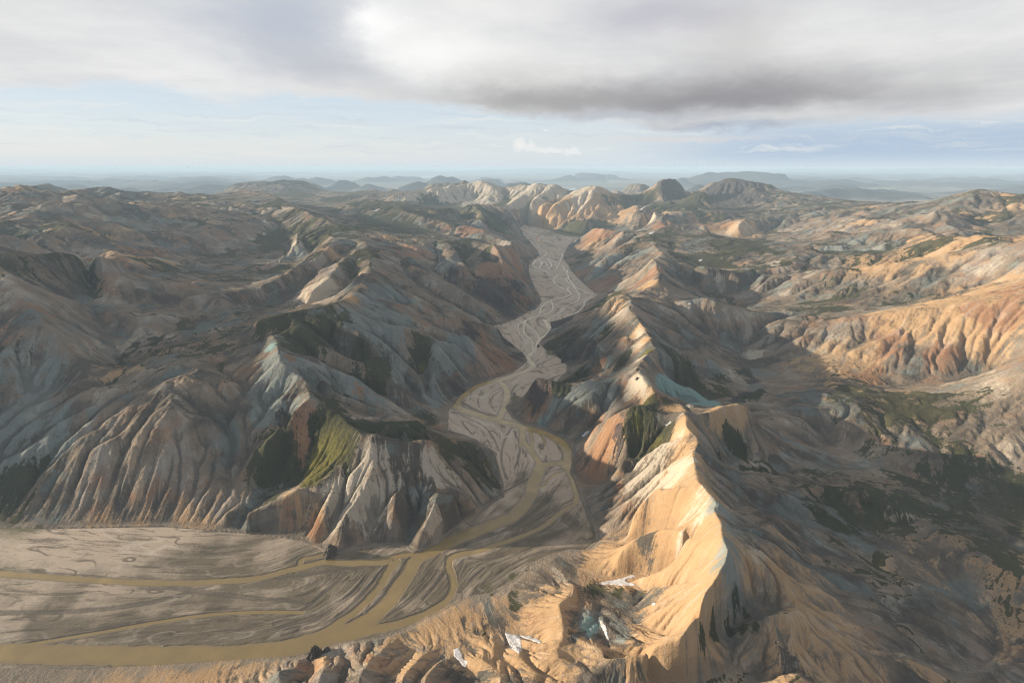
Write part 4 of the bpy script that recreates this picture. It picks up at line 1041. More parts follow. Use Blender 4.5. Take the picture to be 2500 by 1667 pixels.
          ('D', 1850, 870, 110, .8), ('D', 2080, 830, 80, .9), ('B', 970, 1360, 110, .9), ('B', 1250, 1180, 90, .9), ('B', 1380, 970, 90, .7), ('B', 800, 740, 170, .7), ('B', 500, 480, 260, .7), ('B', 300, 500, 220, .5), ('B', 750, 500, 200, .7), ('B', 1000, 550, 200, .7), ('B', 1250, 570, 160, .7), ('B', 1800, 600, 200, .8), ('B', 2150, 680, 160, .8), ('B', 1950, 720, 120, .8),
          ('A', 520, 1200, 150, .8), ('A', 350, 1400, 150, .8), ('A', 900, 1170, 100, .7), ('A', 800, 1290, 100, .8), ('A', 650, 900, 80, .8), ('A', 1100, 740, 150, .6), ('A', 1350, 900, 120, .5), ('A', 250, 950, 150, .4), ('C', 370, 1200, 70, .8), ('E', 250, 100, 120, .6), ('E', 450, 250, 80, .8), ('C', 250, 560, 80, .5), ('A', 1000, 470, 150, .3), ('F', 1950, 650, 60, .8)],
}


def paint(g, H):
    out = {}
    for kind, spots in SPOTS.items():
        m = np.zeros(g.shape)
        for win, X, Y, rad, amt in spots:
            x, y, z = seen(g, H, win, X, Y)
            rr = math.hypot(x, y)
            size = rad / WIN[win][2] * math.sqrt(rr * rr + (CAM_Z - z) ** 2) / FPX     # metres
            n = size / (rr * g.d)
            I, J = g.index(x, y)
            w = int(2.6 * n) + 1
            i0, i1 = max(0, int(I) - w), min(g.ni, int(I) + w)
            j0, j1 = max(0, int(J) - w), min(g.nj, int(J) + w)
            if i0 < i1 and j0 < j1:
                d = ((np.arange(i0, i1) - I)[:, None] ** 2 / 2.2 + (np.arange(j0, j1) - J)[None, :] ** 2) / (n * n)
                m[i0:i1, j0:j1] = 1 - (1 - m[i0:i1, j0:j1]) * (1 - amt * np.exp(-d * 0.8))
        out[kind] = m
    return out

# ------------------------------------------------------------------ materials
def material(name):
    m = bpy.data.materials.new(name)
    m.use_nodes = True
    return m, NT(m.node_tree)


def finish(t, col, rough=1.0, normal=None, spec=0.2, **kw):
    b = t.n('ShaderNodeBsdfPrincipled')
    t.put(b.inputs['Base Color'], col); t.put(b.inputs['Roughness'], rough)
    t.put(b.inputs['Specular IOR Level'], spec)
    if normal is not None:
        t.put(b.inputs['Normal'], normal)
    o = t.n('ShaderNodeOutputMaterial')
    t.put(o.inputs[0], b.outputs[0])


def bump(t, h, dist, strength=1.0):
    b = t.n('ShaderNodeBump')
    t.put(b.inputs['Height'], h); b.inputs['Distance'].default_value = dist; b.inputs['Strength'].default_value = strength
    return b.outputs[0]


def split(t, name):
    s = t.n('ShaderNodeSeparateXYZ')
    t.put(s.inputs[0], t.attr(name).outputs['Vector'])
    return s.outputs


def mountain_material():
    m, t = material('rhyolite')
    pos = t.n('ShaderNodeNewGeometry').outputs['Position']
    blue, iron, pale = split(t, 'rock_a')
    moss, crag, tan = split(t, 'rock_b')
    streak, hollow, turq = split(t, 'fine')
    glow, steep, runs = split(t, 'extra')
    nA = t.noise(pos, 0.004, 6, 0.62)
    nB = t.noise(pos, 0.018, 6, 0.65)
    nC = t.noise(pos, 0.09, 5, 0.65)
    nD = t.noise(pos, 0.35, 3, 0.6)
    jit = t.m('ADD', t.m('MULTIPLY', t.m('SUBTRACT', nB, 0.5), 0.9), t.m('ADD', t.m('MULTIPLY', t.m('SUBTRACT', nC, 0.5), 0.7), t.m('ADD', t.m('MULTIPLY', streak, 0.16), t.m('MULTIPLY', runs, 0.17))))
    def mask(v, a=0.30, b=0.62, k=1.0):
        return t.smooth(t.m('ADD', v, t.m('MULTIPLY', jit, t.smooth(v, 0.02, 0.35, 0.0, k))), a, b)
    bands = t.m('ADD', t.m('ADD', nA, t.m('MULTIPLY', runs, 0.085)), t.m('MULTIPLY', t.m('SUBTRACT', nB, 0.5), 0.5))
    col = t.mix(t.smooth(bands, 0.34, 0.56), (0.10, 0.084, 0.066), (0.255, 0.20, 0.145))
    col = t.mix(t.smooth(bands, 0.56, 0.74), col, (0.47, 0.40, 0.31))
    smooth_rock = t.m('SUBTRACT', 1.0, t.m('MULTIPLY', t.smooth(tan, 0.2, 0.7), 0.75))
    nE = t.noise(t.scale(pos, (1, 1, 2.5)), 0.0065, 6, 0.65)
    col = t.mix(t.m('MULTIPLY', t.smooth(t.m('ADD', nE, t.m('MULTIPLY', runs, 0.05)), 0.54, 0.68, 0.0, 0.75), smooth_rock), col, (0.30, 0.17, 0.095))
    col = t.mix(t.m('MULTIPLY', t.smooth(t.m('ADD', nE, t.m('MULTIPLY', runs, 0.05)), 0.46, 0.33, 0.0, 0.75), smooth_rock), col, (0.17, 0.20, 0.188))
    col = t.mix(t.m('MULTIPLY', mask(t.m('SUBTRACT', nB, 0.15), 0.42, 0.7), 0.5), col, (0.20, 0.19, 0.185))
    col = t.mix(t.m('MULTIPLY', mask(tan), 0.9), col, t.mix(nB, (0.41, 0.245, 0.115), (0.47, 0.325, 0.185)))
    col = t.mix(t.m('MULTIPLY', mask(pale), 0.85), col, t.mix(nC, (0.44, 0.375, 0.285), (0.56, 0.50, 0.405)))
    col = t.mix(t.m('MULTIPLY', mask(blue, 0.24, 0.54), 0.9), col, t.mix(nB, (0.125, 0.152, 0.145), (0.27, 0.305, 0.285)))
    col = t.mix(t.m('MULTIPLY', mask(turq, 0.2, 0.42, 0.5), 0.92), col, t.mix(nC, (0.18, 0.31, 0.305), (0.27, 0.41, 0.39)))
    col = t.mix(t.m('MULTIPLY', mask(iron, 0.24, 0.54), 0.85), col, t.mix(nB, (0.20, 0.10, 0.062), (0.35, 0.19, 0.10)))
    # darker and lighter runs of scree down the slope
    col = t.mix(t.smooth(streak, 0.4, 2.2, 0.0, 0.6), col, t.mix(0.5, col, (0.52, 0.46, 0.38)))
    col = t.mix(t.m('MULTIPLY', t.smooth(streak, -0.5, -2.2, 0.0, 0.75), smooth_rock), col, t.mix(0.65, col, (0.085, 0.072, 0.062)))
    # gully beds and broken rock
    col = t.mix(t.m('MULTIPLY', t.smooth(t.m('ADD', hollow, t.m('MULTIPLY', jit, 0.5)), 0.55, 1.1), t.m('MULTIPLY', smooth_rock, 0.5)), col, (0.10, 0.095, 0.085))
    col = t.mix(t.m('MULTIPLY', mask(crag, 0.32, 0.55, 1.3), 0.9), col, t.mix(nC, (0.040, 0.038, 0.042), (0.12, 0.10, 0.095)))
    spk = t.m('MULTIPLY', t.smooth(nD, 0.60, 0.72), t.smooth(t.m('ADD', nB, t.m('MULTIPLY', steep, 0.15)), 0.52, 0.68))
    col = t.mix(t.m('MULTIPLY', spk, t.m('MULTIPLY', smooth_rock, 0.65)), col, (0.07, 0.062, 0.058))
    nF = t.noise(pos, 1.1, 2, 0.6)
    col = t.mix(t.m('MULTIPLY', t.smooth(nF, 0.44, 0.30), t.m('MULTIPLY', smooth_rock, 0.5)), col, t.mix(0.7, col, (0.05, 0.045, 0.04)))
    col = t.mix(t.m('MULTIPLY', t.smooth(nF, 0.56, 0.70), t.m('MULTIPLY', smooth_rock, 0.32)), col, t.mix(0.5, col, (0.55, 0.50, 0.44)))
    mk = mask(t.m('ADD', moss, t.m('MULTIPLY', t.m('SUBTRACT', nD, 0.5), 0.35)), 0.36, 0.62, 1.35)
    mcol = t.mix(nC, (0.036, 0.042, 0.022), (0.085, 0.083, 0.038))
    mcol = t.mix(t.smooth(t.m('ADD', nF, t.m('MULTIPLY', streak, 0.06)), 0.35, 0.65), t.mix(0.55, mcol, (0.02, 0.022, 0.012)), mcol)
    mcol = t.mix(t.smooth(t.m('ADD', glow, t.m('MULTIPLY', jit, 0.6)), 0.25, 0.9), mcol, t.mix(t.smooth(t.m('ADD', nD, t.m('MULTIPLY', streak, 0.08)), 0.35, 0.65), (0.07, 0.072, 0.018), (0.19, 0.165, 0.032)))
    col = t.mix(t.m('MULTIPLY', mk, 0.94), col, mcol)
    zc = t.n('ShaderNodeSeparateXYZ'); t.put(zc.inputs[0], pos)
    foot = t.m('ADD', zc.outputs[2], t.m('ADD', t.m('MULTIPLY', t.m('SUBTRACT', nB, 0.5), 16.0), t.m('MULTIPLY', streak, 1.2)))
    col = t.mix(t.smooth(foot, 5.0, 0.5, 0.0, 0.8), col, t.mix(nC, (0.20, 0.165, 0.125), (0.34, 0.285, 0.22)))   # debris spread at the foot of the slopes
    h = t.m('ADD', t.m('MULTIPLY', nC, 1.0), t.m('MULTIPLY', nD, 0.35))
    h = t.m('ADD', h, t.m('MULTIPLY', t.m('MULTIPLY', mask(crag), nC), 2.5))
    h = t.m('MULTIPLY', h, t.m('ADD', 0.3, t.m('MULTIPLY', smooth_rock, 0.7)))
    finish(t, col, 0.95, bump(t, t.m('ADD', h, t.m('MULTIPLY', t.m('MULTIPLY', nF, smooth_rock), 0.15)), 5.0, 0.9), 0.1)
    return m


def sand_material():
    m, t = material('river_sand')
    pos = t.n('ShaderNodeNewGeometry').outputs['Position']
    flow, wet, patch = split(t, 'sand')
    moss = t.attr('moss').outputs['Fac']
    n1 = t.noise(pos, 0.012, 6, 0.6)
    n2 = t.noise(pos, 0.12, 5, 0.65)
    n3 = t.noise(pos, 0.5, 3, 0.6)
    j = t.m('ADD', t.m('MULTIPLY', t.m('SUBTRACT', n1, 0.5), 1.6), t.m('MULTIPLY', t.m('SUBTRACT', n2, 0.5), 0.8))
    col = t.mix(n1, (0.46, 0.365, 0.275), (0.60, 0.495, 0.385))
    mud = t.attr('mud').outputs['Fac']
    col = t.mix(t.m('MULTIPLY', t.smooth(t.m('ADD', mud, t.m('MULTIPLY', j, 0.4)), 0.05, 0.8), 0.88), col, t.mix(n1, (0.072, 0.06, 0.036), (0.155, 0.13, 0.086)))
    col = t.mix(t.smooth(flow, 0.2, 2.2, 0.0, 0.45), col, t.mix(0.5, col, (0.60, 0.53, 0.45)))
    col = t.mix(t.smooth(t.m('ADD', flow, j), -0.4, -1.9, 0.0, 0.85), col, t.mix(0.72, col, (0.07, 0.058, 0.042)))
    col = t.mix(t.smooth(t.m('ADD', patch, t.m('MULTIPLY', j, 0.6)), 0.3, 1.2, 0.0, 0.75), col, (0.115, 0.097, 0.075))
    runs = split(t, 'extra')[2]
    def thread(at, half, seed):
        d = t.m('ABSOLUTE', t.m('SUBTRACT', t.m('ADD', runs, t.m('MULTIPLY', t.m('SUBTRACT', n2, 0.5), 0.35)), at))
        return t.m('MULTIPLY', t.smooth(d, half, half * 0.35), t.smooth(t.noise(pos, seed, 4), 0.42, 0.58))
    col = t.mix(t.m('MULTIPLY', thread(0.45, 0.22, 0.010), t.m('SUBTRACT', 0.7, t.m('MULTIPLY', t.smooth(mud, 0.0, 0.6), 0.52))), col, (0.62, 0.55, 0.46))       # silt-pale dry threads
    col = t.mix(t.m('MULTIPLY', thread(-0.35, 0.16, 0.013), 0.75), col, (0.105, 0.086, 0.062))   # damp threads
    col = t.mix(t.m('MULTIPLY', thread(1.25, 0.2, 0.012), 0.6), col, (0.15, 0.125, 0.09))
    col = t.mix(t.smooth(t.m('ADD', wet, t.m('MULTIPLY', j, 0.5)), 0.2, 1.2, 0.0, 0.6), col, (0.17, 0.135, 0.085))
    col = t.mix(t.m('MULTIPLY', t.smooth(t.m('ADD', moss, t.m('MULTIPLY', j, 0.35)), 0.3, 0.7), 0.8), col, (0.085, 0.085, 0.03))
    finish(t, col, t.smooth(wet, 0.2, 1.0, 0.95, 0.5), bump(t, t.m('ADD', n2, t.m('MULTIPLY', n3, 0.5)), 1.2, 0.55), 0.25)
    return m


def water_material(name, base, rough, wave, strength, shallow=False):
    m, t = material(name)
    pos = t.n('ShaderNodeNewGeometry').outputs['Position']
    n = t.noise(pos, wave, 3, 0.5)
    c = t.mix(t.smooth(t.noise(pos, 0.02, 5, 0.6), 0.3, 0.7), tuple(0.78 * x for x in base), tuple(1.15 * x for x in base))
    if shallow:
        c = t.mix(t.m('MULTIPLY', t.smooth(t.attr('mud').outputs['Fac'], 0.0, 0.6), 0.75), c, t.mix(t.noise(t.scale(pos, (1, 1, 1)), 0.03, 5, 0.6), (0.20, 0.148, 0.07), (0.29, 0.215, 0.10)))
        d = t.m('ADD', t.attr('depth').outputs['Fac'], t.m('MULTIPLY', t.m('SUBTRACT', t.noise(pos, 0.07, 5, 0.65), 0.5), 0.9))
        c = t.mix(t.smooth(d, 0.75, -0.1, 0.0, 0.7), c, (0.24, 0.18, 0.105))
    finish(t, c, rough, bump(t, n, 0.5, strength), 0.45)
    return m


def plain_material():
    m, t = material('distant_ground')
    pos = t.n('ShaderNodeNewGeometry').outputs['Position']
    n1 = t.noise(pos, 0.00035, 7, 0.6)
    n2 = t.noise(pos, 0.002, 6, 0.6)
    col = t.mix(t.smooth(n1, 0.35, 0.65), (0.17, 0.165, 0.15), (0.30, 0.275, 0.235))
    col = t.mix(t.smooth(n2, 0.5, 0.75, 0.0, 0.6), col, (0.055, 0.058, 0.058))
    sp = t.n('ShaderNodeSeparateXYZ'); t.put(sp.inputs[0], pos)
    col = t.mix(t.smooth(t.m('ADD', sp.outputs[2], t.m('MULTIPLY', n2, 60.0)), 45.0, 150.0, 0.0, 0.95), col, (0.06, 0.066, 0.074))
    finish(t, col, 1.0, None, 0.1)
    return m


def snow_material():
    m, t = material('old_snow')
    pos = t.n('ShaderNodeNewGeometry').outputs['Position']
    n = t.noise(pos, 0.15, 5, 0.65)
    col = t.mix(t.smooth(n, 0.42, 0.68), (0.60, 0.60, 0.62), (0.36, 0.31, 0.26))
    finish(t, col, 0.7, bump(t, t.noise(pos, 0.4, 3), 0.6, 0.6), 0.3)
    return m


def rock_material():
    m, t = material('dark_rock')
    pos = t.n('ShaderNodeNewGeometry').outputs['Position']
    n = t.noise(pos, 0.25, 6, 0.7)
    up = t.n('ShaderNodeSeparateXYZ'); t.put(up.inputs[0], t.n('ShaderNodeNewGeometry').outputs['Normal'])
    col = t.mix(n, (0.05, 0.048, 0.048), (0.19, 0.165, 0.14))
    col = t.mix(t.m('MULTIPLY', t.smooth(up.outputs[2], 0.55, 0.85), t.smooth(t.noise(pos, 0.12, 4), 0.45, 0.6)), col, (0.095, 0.095, 0.035))
    finish(t, col, 0.9, bump(t, t.noise(pos, 0.5, 6, 0.7), 1.5, 0.9), 0.2)
    return m


# ------------------------------------------------------------------ build the ground
g, H, floor, away = make_terrain()
ni, nj = g.shape
X, Y = g.xy()
chan, fi_, fj_ = stamp(g, CHANNELS)
dry, di_, dj_ = stamp(g, DRY)
print('channels', time.time() - T0)
# flow direction on the sand: spread outwards from the channels
vi = sum(bigblur(fi_ + di_, s) for s in (3, 9, 27, 80)); vj = sum(bigblur(fj_ + dj_, s) for s in (3, 9, 27, 80))
L = np.hypot(vi, vj) + 1e-9
fvi, fvj = vi / L, vj / L
Hb = blur(H, 1.5)
gi = np.gradient(Hb, axis=0) / g.cell; gj = np.gradient(Hb, axis=1) / g.cell
slope = np.hypot(gi, gj)
Ls = slope + 1e-6
vi = np.where(floor, fvi, -gi / Ls).astype(np.float32); vj = np.where(floor, fvj, -gj / Ls).astype(np.float32)
white = RNG.standard_normal(g.shape).astype(np.float32)
coarse = blur(RNG.standard_normal(g.shape), 1.8); coarse /= coarse.std()
runs = smear((lambda q: q / q.std())(blur(RNG.standard_normal(g.shape), 5.0)).astype(np.float32), vi, vj, 34)
streak = 0.65 * smear(white, vi, vj, 9) + 0.75 * smear(coarse.astype(np.float32), vi, vj, 22)
print('streaks', time.time() - T0)
# fine rills down the slopes, ripples on the sand
edge = smoothstep(Hb, 0.5, 12.0)
H = H + np.where(floor, 0.0, g.cell * (0.30 * streak + 0.34 * runs) * edge * smoothstep(slope, 0.1, 0.5))
chanN = chan + fbm(X, Y, 26.0, 3, 4) * 0.5
dryN = dry + fbm(X, Y, 22.0, 3, 2) * 0.6
sand = 0.25 * streak + fbm(X, Y, 160.0, 3, 1) * 0.5 - 0.5 * smoothstep(dryN, -0.6, 0.8)
sand = np.maximum(sand, -0.7) - 2.6 * smoothstep(chanN, -0.35, 0.45)
H = np.where(floor, sand, np.maximum(H, 0.5))
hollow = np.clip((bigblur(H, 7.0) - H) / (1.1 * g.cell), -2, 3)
masks = paint(g, H)
gentle = smoothstep(slope, 0.34, 0.12) * smoothstep(Hb, 20.0, 90.0)
wild = fbm(X, Y, 700.0, 4, 3)
masks['moss'] = np.clip(masks['moss'] + (0.30 + 0.15 * smoothstep(g.r, 2500.0, 4500.0)[:, None]) * gentle + 0.16 * np.clip(hollow, 0, 1.5) * smoothstep(wild, -0.2, 0.2) + away * 0.5 * smoothstep(wild, 0.0, 0.35), 0, 1.2) * (1 - 0.85 * np.clip(masks['tan'] - masks['moss'], 0, 1))
masks['blue'] = np.clip(masks['blue'] + away * 0.6 * smoothstep(fbm(X, Y, 900.0, 4, 1), 0.05, 0.35), 0, 1.2)
masks['tan'] = np.clip(masks['tan'] + away * 0.7 * smoothstep(fbm(X, Y, 1100.0, 4, 2), -0.1, 0.3), 0, 1.2)
masks['iron'] = np.clip(masks['iron'] + away * 0.5 * smoothstep(fbm(X, Y, 600.0, 4, 4), 0.1, 0.4), 0, 1.2)
A = {'rock_a': np.stack((masks['blue'], masks['iron'], masks['pale']), -1),
     'rock_b': np.stack((masks['moss'], masks['crag'], masks['tan']), -1),
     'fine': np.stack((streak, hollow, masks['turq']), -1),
     'extra': np.stack((masks['glow'], slope, runs), -1),
     'sand': np.stack((streak, smoothstep(chanN, -1.6, -0.1), smoothstep(dryN, -0.9, 0.6)), -1),
     'moss': masks['moss'],
     'mud': smoothstep(np.log(g.r), math.log(1550.0), math.log(1080.0))[:, None] * (0.6 + 0.4 * smoothstep(runs, -1.5, 1.5)) * (0.6 + 0.6 * smoothstep(fbm(X, Y, 120.0, 3, 0), -0.25, 0.3))}
print('painted', time.time() - T0)
quad = lambda m: m[:-1, :-1] & m[1:, :-1] & m[:-1, 1:] & m[1:, 1:]
bed = quad(floor)
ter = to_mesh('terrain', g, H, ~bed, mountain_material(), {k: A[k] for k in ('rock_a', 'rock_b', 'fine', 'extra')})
ter['kind'] = 'structure'
rb = to_mesh('riverbed', g, H, bed, sand_material(), {k: A[k] for k in ('sand', 'moss', 'mud', 'extra')})
rb['kind'] = 'structure'
wet = bed & (np.maximum(np.maximum(chanN[:-1, :-1], chanN[1:, :-1]), np.maximum(chanN[:-1, 1:], chanN[1:, 1:])) > -0.6)
rv = to_mesh('river', g, np.full(g.shape, -1.05), wet, water_material('silty_water', (0.42, 0.30, 0.122), 0.14, 0.35, 0.3, True), {'depth': chanN, 'mud': A['mud']})
rv['kind'] = 'structure'
print('ground', time.time() - T0)

# ------------------------------------------------------------------ the far plain, its hills and lakes
FAR_HILLS = [
  far('G', (150, 440, 30000), (350, 400, 30000), (410, 390, 30000), (500, 410, 30000), (600, 440, 30000)),
  far('G', (600, 455, 27000), (730, 425, 27000), (830, 445, 27000)),
  far('G', (850, 425, 28000), (980, 380, 28000), (1100, 400, 28000), (1300, 440, 28000)),
  far('G', (1280, 525, 20500), (1350, 455, 20500), (1430, 428, 20500), (1540, 430, 20500), (1620, 460, 20500), (1720, 490, 20500)),
  far('G', (1700, 455, 31000), (1920, 400, 31000), (2040, 420, 31000), (2277, 365, 33000)),
  far('G', (900, 505, 19500), (1100, 510, 19500), (1350, 560, 19500), (1700, 590, 19500), (1900, 520, 19500), (2100, 540, 19500), (2277, 525, 19500)),
  far('H', (0, 425, 34000), (200, 362, 34000), (340, 390, 34000), (600, 392, 34000)),
  far('H', (660, 520, 22000), (740, 480, 22000), (850, 402, 22000), (960, 368, 22000), (1010, 370, 22000), (1060, 395, 22000), (1200, 395, 22000), (1270, 430, 22000), (1350, 465, 22000), (1420, 490, 22000)),
  far('H', (240, 575, 18000), (480, 502, 18000), (570, 476, 18000), (650, 490, 18000), (750, 505, 18000)),
  far('H', (1700, 450, 24000), (1900, 440, 24000), (2020, 450, 24000), (2090, 490, 24000)),
  far('H', (1700, 395, 33000), (1950, 400, 33000), (2080, 357, 33000), (2277, 345, 33000)),
  far('I', (0, 337, 33000), (350, 345, 33000), (500, 330, 33000), (530, 278, 33000), (610, 253, 33000), (700, 262, 33000), (820, 290, 33000), (960, 320, 33000), (1080, 352, 33000)),
  far('I', (1080, 345, 35000), (1180, 287, 35000), (1320, 310, 35000), (1560, 330, 35000), (1740, 328, 35000), (1900, 350, 35000)),
  far('I', (-100, 510, 17000), (0, 500, 17000), (200, 490, 17000), (320, 520, 17000), (420, 560, 17000)),
  far('I', (2100, 580, 17000), (2150, 560, 17000), (2277, 540, 17000)),
  far('J', (680, 432, 26000), (850, 402, 26000), (950, 410, 26000), (1080, 370, 26000), (1180, 350, 26000), (1250, 310, 26000), (1330, 297, 26000), (1460, 312, 26000), (1620, 310, 26000), (1760, 325, 26000), (1900, 330, 26000), (2050, 345, 26000), (2240, 355, 26000), (2700, 370, 26000)),
  far('J', (860, 640, 15800), (930, 595, 15800), (1130, 500, 15800), (1250, 550, 15800), (1400, 590, 15800)),
  far('J', (700, 475, 24000), (750, 425, 24000), (820, 405, 24000), (900, 430, 24000)),
]
LAKES = [
  ('G', [(1170, 684), (1300, 676), (1460, 666), (1660, 664), (1655, 684), (1480, 690), (1400, 712), (1290, 718)]),
  ('G', [(2110, 652), (2230, 643), (2340, 640), (2330, 668), (2277, 682), (2200, 668)]),
  ('H', [(600, 374), (920, 377), (900, 397), (640, 392)]),
  ('H', [(1310, 456), (1650, 460), (1650, 472), (1380, 474)]),
  ('H', [(2080, 468), (2277, 476), (2500, 478), (2500, 494), (2277, 494), (2110, 492)]),
  ('I', [(200, 466), (560, 463), (860, 460), (930, 446), (920, 430), (1110, 428), (1100, 450), (1060, 466), (800, 484), (250, 494)]),
  ('I', [(830, 534), (1100, 518), (1560, 496), (1520, 514), (1200, 537), (900, 548)]),
  ('I', [(1640, 463), (1720, 476), (1860, 478), (1760, 502), (1680, 494)]),
  ('I', [(1670, 430), (1940, 418), (1820, 436)]),
  ('I', [(890, 578), (1000, 566), (1130, 572), (1090, 586), (960, 592)]),
  ('I', [(1000, 600), (1120, 590), (1240, 584), (1180, 606), (1060, 612)]),
  ('I', [(980, 640), (1060, 622), (1140, 616), (1100, 640), (1040, 652)]),
]
STEP2, R2 = 0.004, 160000.0
seam = []
lake_poly = [[at_z(w, x, y, 0.0) for x, y in pts] for w, pts in LAKES]
g2, H2, _ = stretch(FAR_HILLS, None, STEP2, 14400.0, R2, TH, start=0.0, levels=3, its=(160, 120, 120, 120), fall=0.0042)
X2, Y2 = g2.xy()
hills = np.maximum(fbm(X2, Y2, 7000.0, 6, 2, ridged=True) - 0.42, 0) * 620 * smoothstep(np.abs(g2.t)[None, :] * np.ones(g2.shape), 0.30, 0.5)
H2 = np.maximum(H2, 0) + hills + np.maximum(fbm(X2, Y2, 2600.0, 5, 1), 0) * 60 + np.maximum(fbm(X2, Y2, 26000.0, 5, 4) + 0.05, 0) * 1100 * smoothstep(g2.r, 45000.0, 85000.0)[:, None] + smoothstep(H2, 20, 200) * fbm(X2, Y2, 900.0, 4, 3) * 60
lake_m = np.zeros(g2.shape, bool)
for p in lake_poly:
    lake_m |= g2.fill(p)
near_lake = bigblur(lake_m.astype(float), 3.0)
H2 = np.where(lake_m, -6.0, H2 * (1 - np.clip(near_lake * 1.5, 0, 0.9)))
edge_z = np.interp(g2.t, g.t, H[-3])                      # meets the outer rim of the terrain
k = np.exp(-np.arange(g2.ni) / 10.0)[:, None]
H2 = H2 * (1 - k) + (edge_z[None, :] - 6.0) * k
pm = plain_material()
o = to_mesh('distant_plain', g2, H2, None, pm); o['kind'] = 'structure'
lw = water_material('lake_water', (0.50, 0.55, 0.60), 0.08, 0.01, 0.0)
for p in lake_poly:
    mk = g2.fill(p)
    mk = bigblur(mk.astype(float), 2.0) > 0.03
    c = quad(mk)
    if c.any():
        o = to_mesh('lake', g2, np.full(g2.shape, -1.5), c, lw); o['kind'] = 'structure'
print('plain', time.time() - T0)

# ------------------------------------------------------------------ snow patches
SNOW = [
  ('F', [(685, 752), (760, 737), (850, 722), (930, 700), (980, 683), (1030, 688), (985, 705), (937, 716), (928, 735), (960, 747), (1020, 766), (900, 768), (800, 758), (740, 762)],
   'broad white snow patch at the foot of the tan slope above the mossy knoll'),
  ('P', [(1232, 1543), (1250, 1548), (1270, 1552), (1272, 1570), (1276, 1584), (1268, 1596), (1252, 1584), (1240, 1564)],
   'thick grey-white snow patch in the gully beside the small tan hill'),
  ('F', [(58, 1178), (140, 1178), (200, 1202), (242, 1225), (230, 1244), (170, 1218), (100, 1198)],
   'thin curved snow strip running along the base of the small tan hill'),
  ('E', [(1566, 1290), (1610, 1282), (1642, 1328), (1642, 1358), (1682, 1388), (1677, 1438), (1648, 1430), (1608, 1380), (1573, 1350)],
   'narrow ragged snow patch between brown ridges below the rilled fan'),
  ('F', [(718, 1048), (748, 1065), (778, 1120), (784, 1180), (803, 1218), (780, 1205), (752, 1140), (732, 1110)],
   'slender dirty snow strip in the shaded gully under the blue slope'),
  ('F', [(1138, 917), (1160, 906), (1182, 912), (1174, 924), (1150, 930)],
   'tiny white snow fleck on the tan bowl right of the mossy knoll'),
  ('D', [(1390, 935), (1440, 932), (1472, 945), (1430, 952), (1398, 968)],
   'small snow patch in the saddle above the green hollow between two lit spurs'),
  ('D', [(632, 1062), (675, 1020), (718, 1004), (704, 1028), (652, 1070)],
   'faint snow streak in the shaded gully below the pale blue-grey spur'),
  ('B', [(1160, 492), (1178, 474), (1218, 460), (1195, 486), (1166, 500)],
   'bright snow streak on the green plateau rim under the dark pyramid peak'),
  ('B', [(1245, 710), (1280, 692), (1305, 690), (1275, 714)],
   'little snow tongue on the crest of the dark rounded ridge before the orange cliffs'),
  ('B', [(1694, 960), (1720, 946), (1744, 944), (1728, 962)],
   'snow dash on the dark hillside right of the grey crags'),
  ('B', [(1594, 1354), (1620, 1344), (1644, 1344), (1630, 1358)],
   'snow dash beside the low golden hump on the right ridge'),
  ('A', [(996, 507), (1050, 489), (1075, 488), (1020, 508)],
   'white snow line across the rounded brown hills on the left'),
  ('B', [(1320, 518), (1338, 524), (1344, 538), (1332, 540)],
   'speck of snow in a notch of the cliff rim on the right'),
]
snow_m = snow_material()
for win, pts, label in SNOW:
    P = [seen(g, H, win, x, y) for x, y in pts]
    mk = g.fill(P)
    I, J = g.index(np.array([p[0] for p in P]), np.array([p[1] for p in P]))
    i0, i1 = max(0, int(I.min()) - 3), min(g.ni - 2, int(I.max()) + 4)
    j0, j1 = max(0, int(J.min()) - 3), min(g.nj - 2, int(J.max()) + 4)
    box = np.zeros(g.shape, bool); box[i0:i1, j0:j1] = True
    sub = blur(mk[i0:i1, j0:j1].astype(float), 0.8)
    if sub.max() < 0.3:
        print('snow too small', label); mk[int(I.mean()), int(J.mean()):int(J.mean()) + 2] = True
        sub = blur(mk[i0:i1, j0:j1].astype(float), 0.6) * 2
    z = H.copy()
    sub = sub + 0.12 * RNG.standard_normal(sub.shape) * (sub > 0.1) * (sub < 0.9)
    z[i0:i1, j0:j1] += np.where(sub > 0.12, (-0.8 + 1.7 * smoothstep(sub, 0.15, 0.75)) * np.clip(g.cell[i0:i1] / 1.6, 1, 3), -3.0)
    big = np.zeros(g.shape, bool); big[i0:i1, j0:j1] = sub > 0.1
    c = big[:-1, :-1] | big[1:, :-1] | big[:-1, 1:] | big[1:, 1:]
    o = to_mesh('snow_patch', g, z, c, snow_m)
    o['label'], o['category'], o['group'] = label, 'snow patch', 'snow patches left in the gullies'

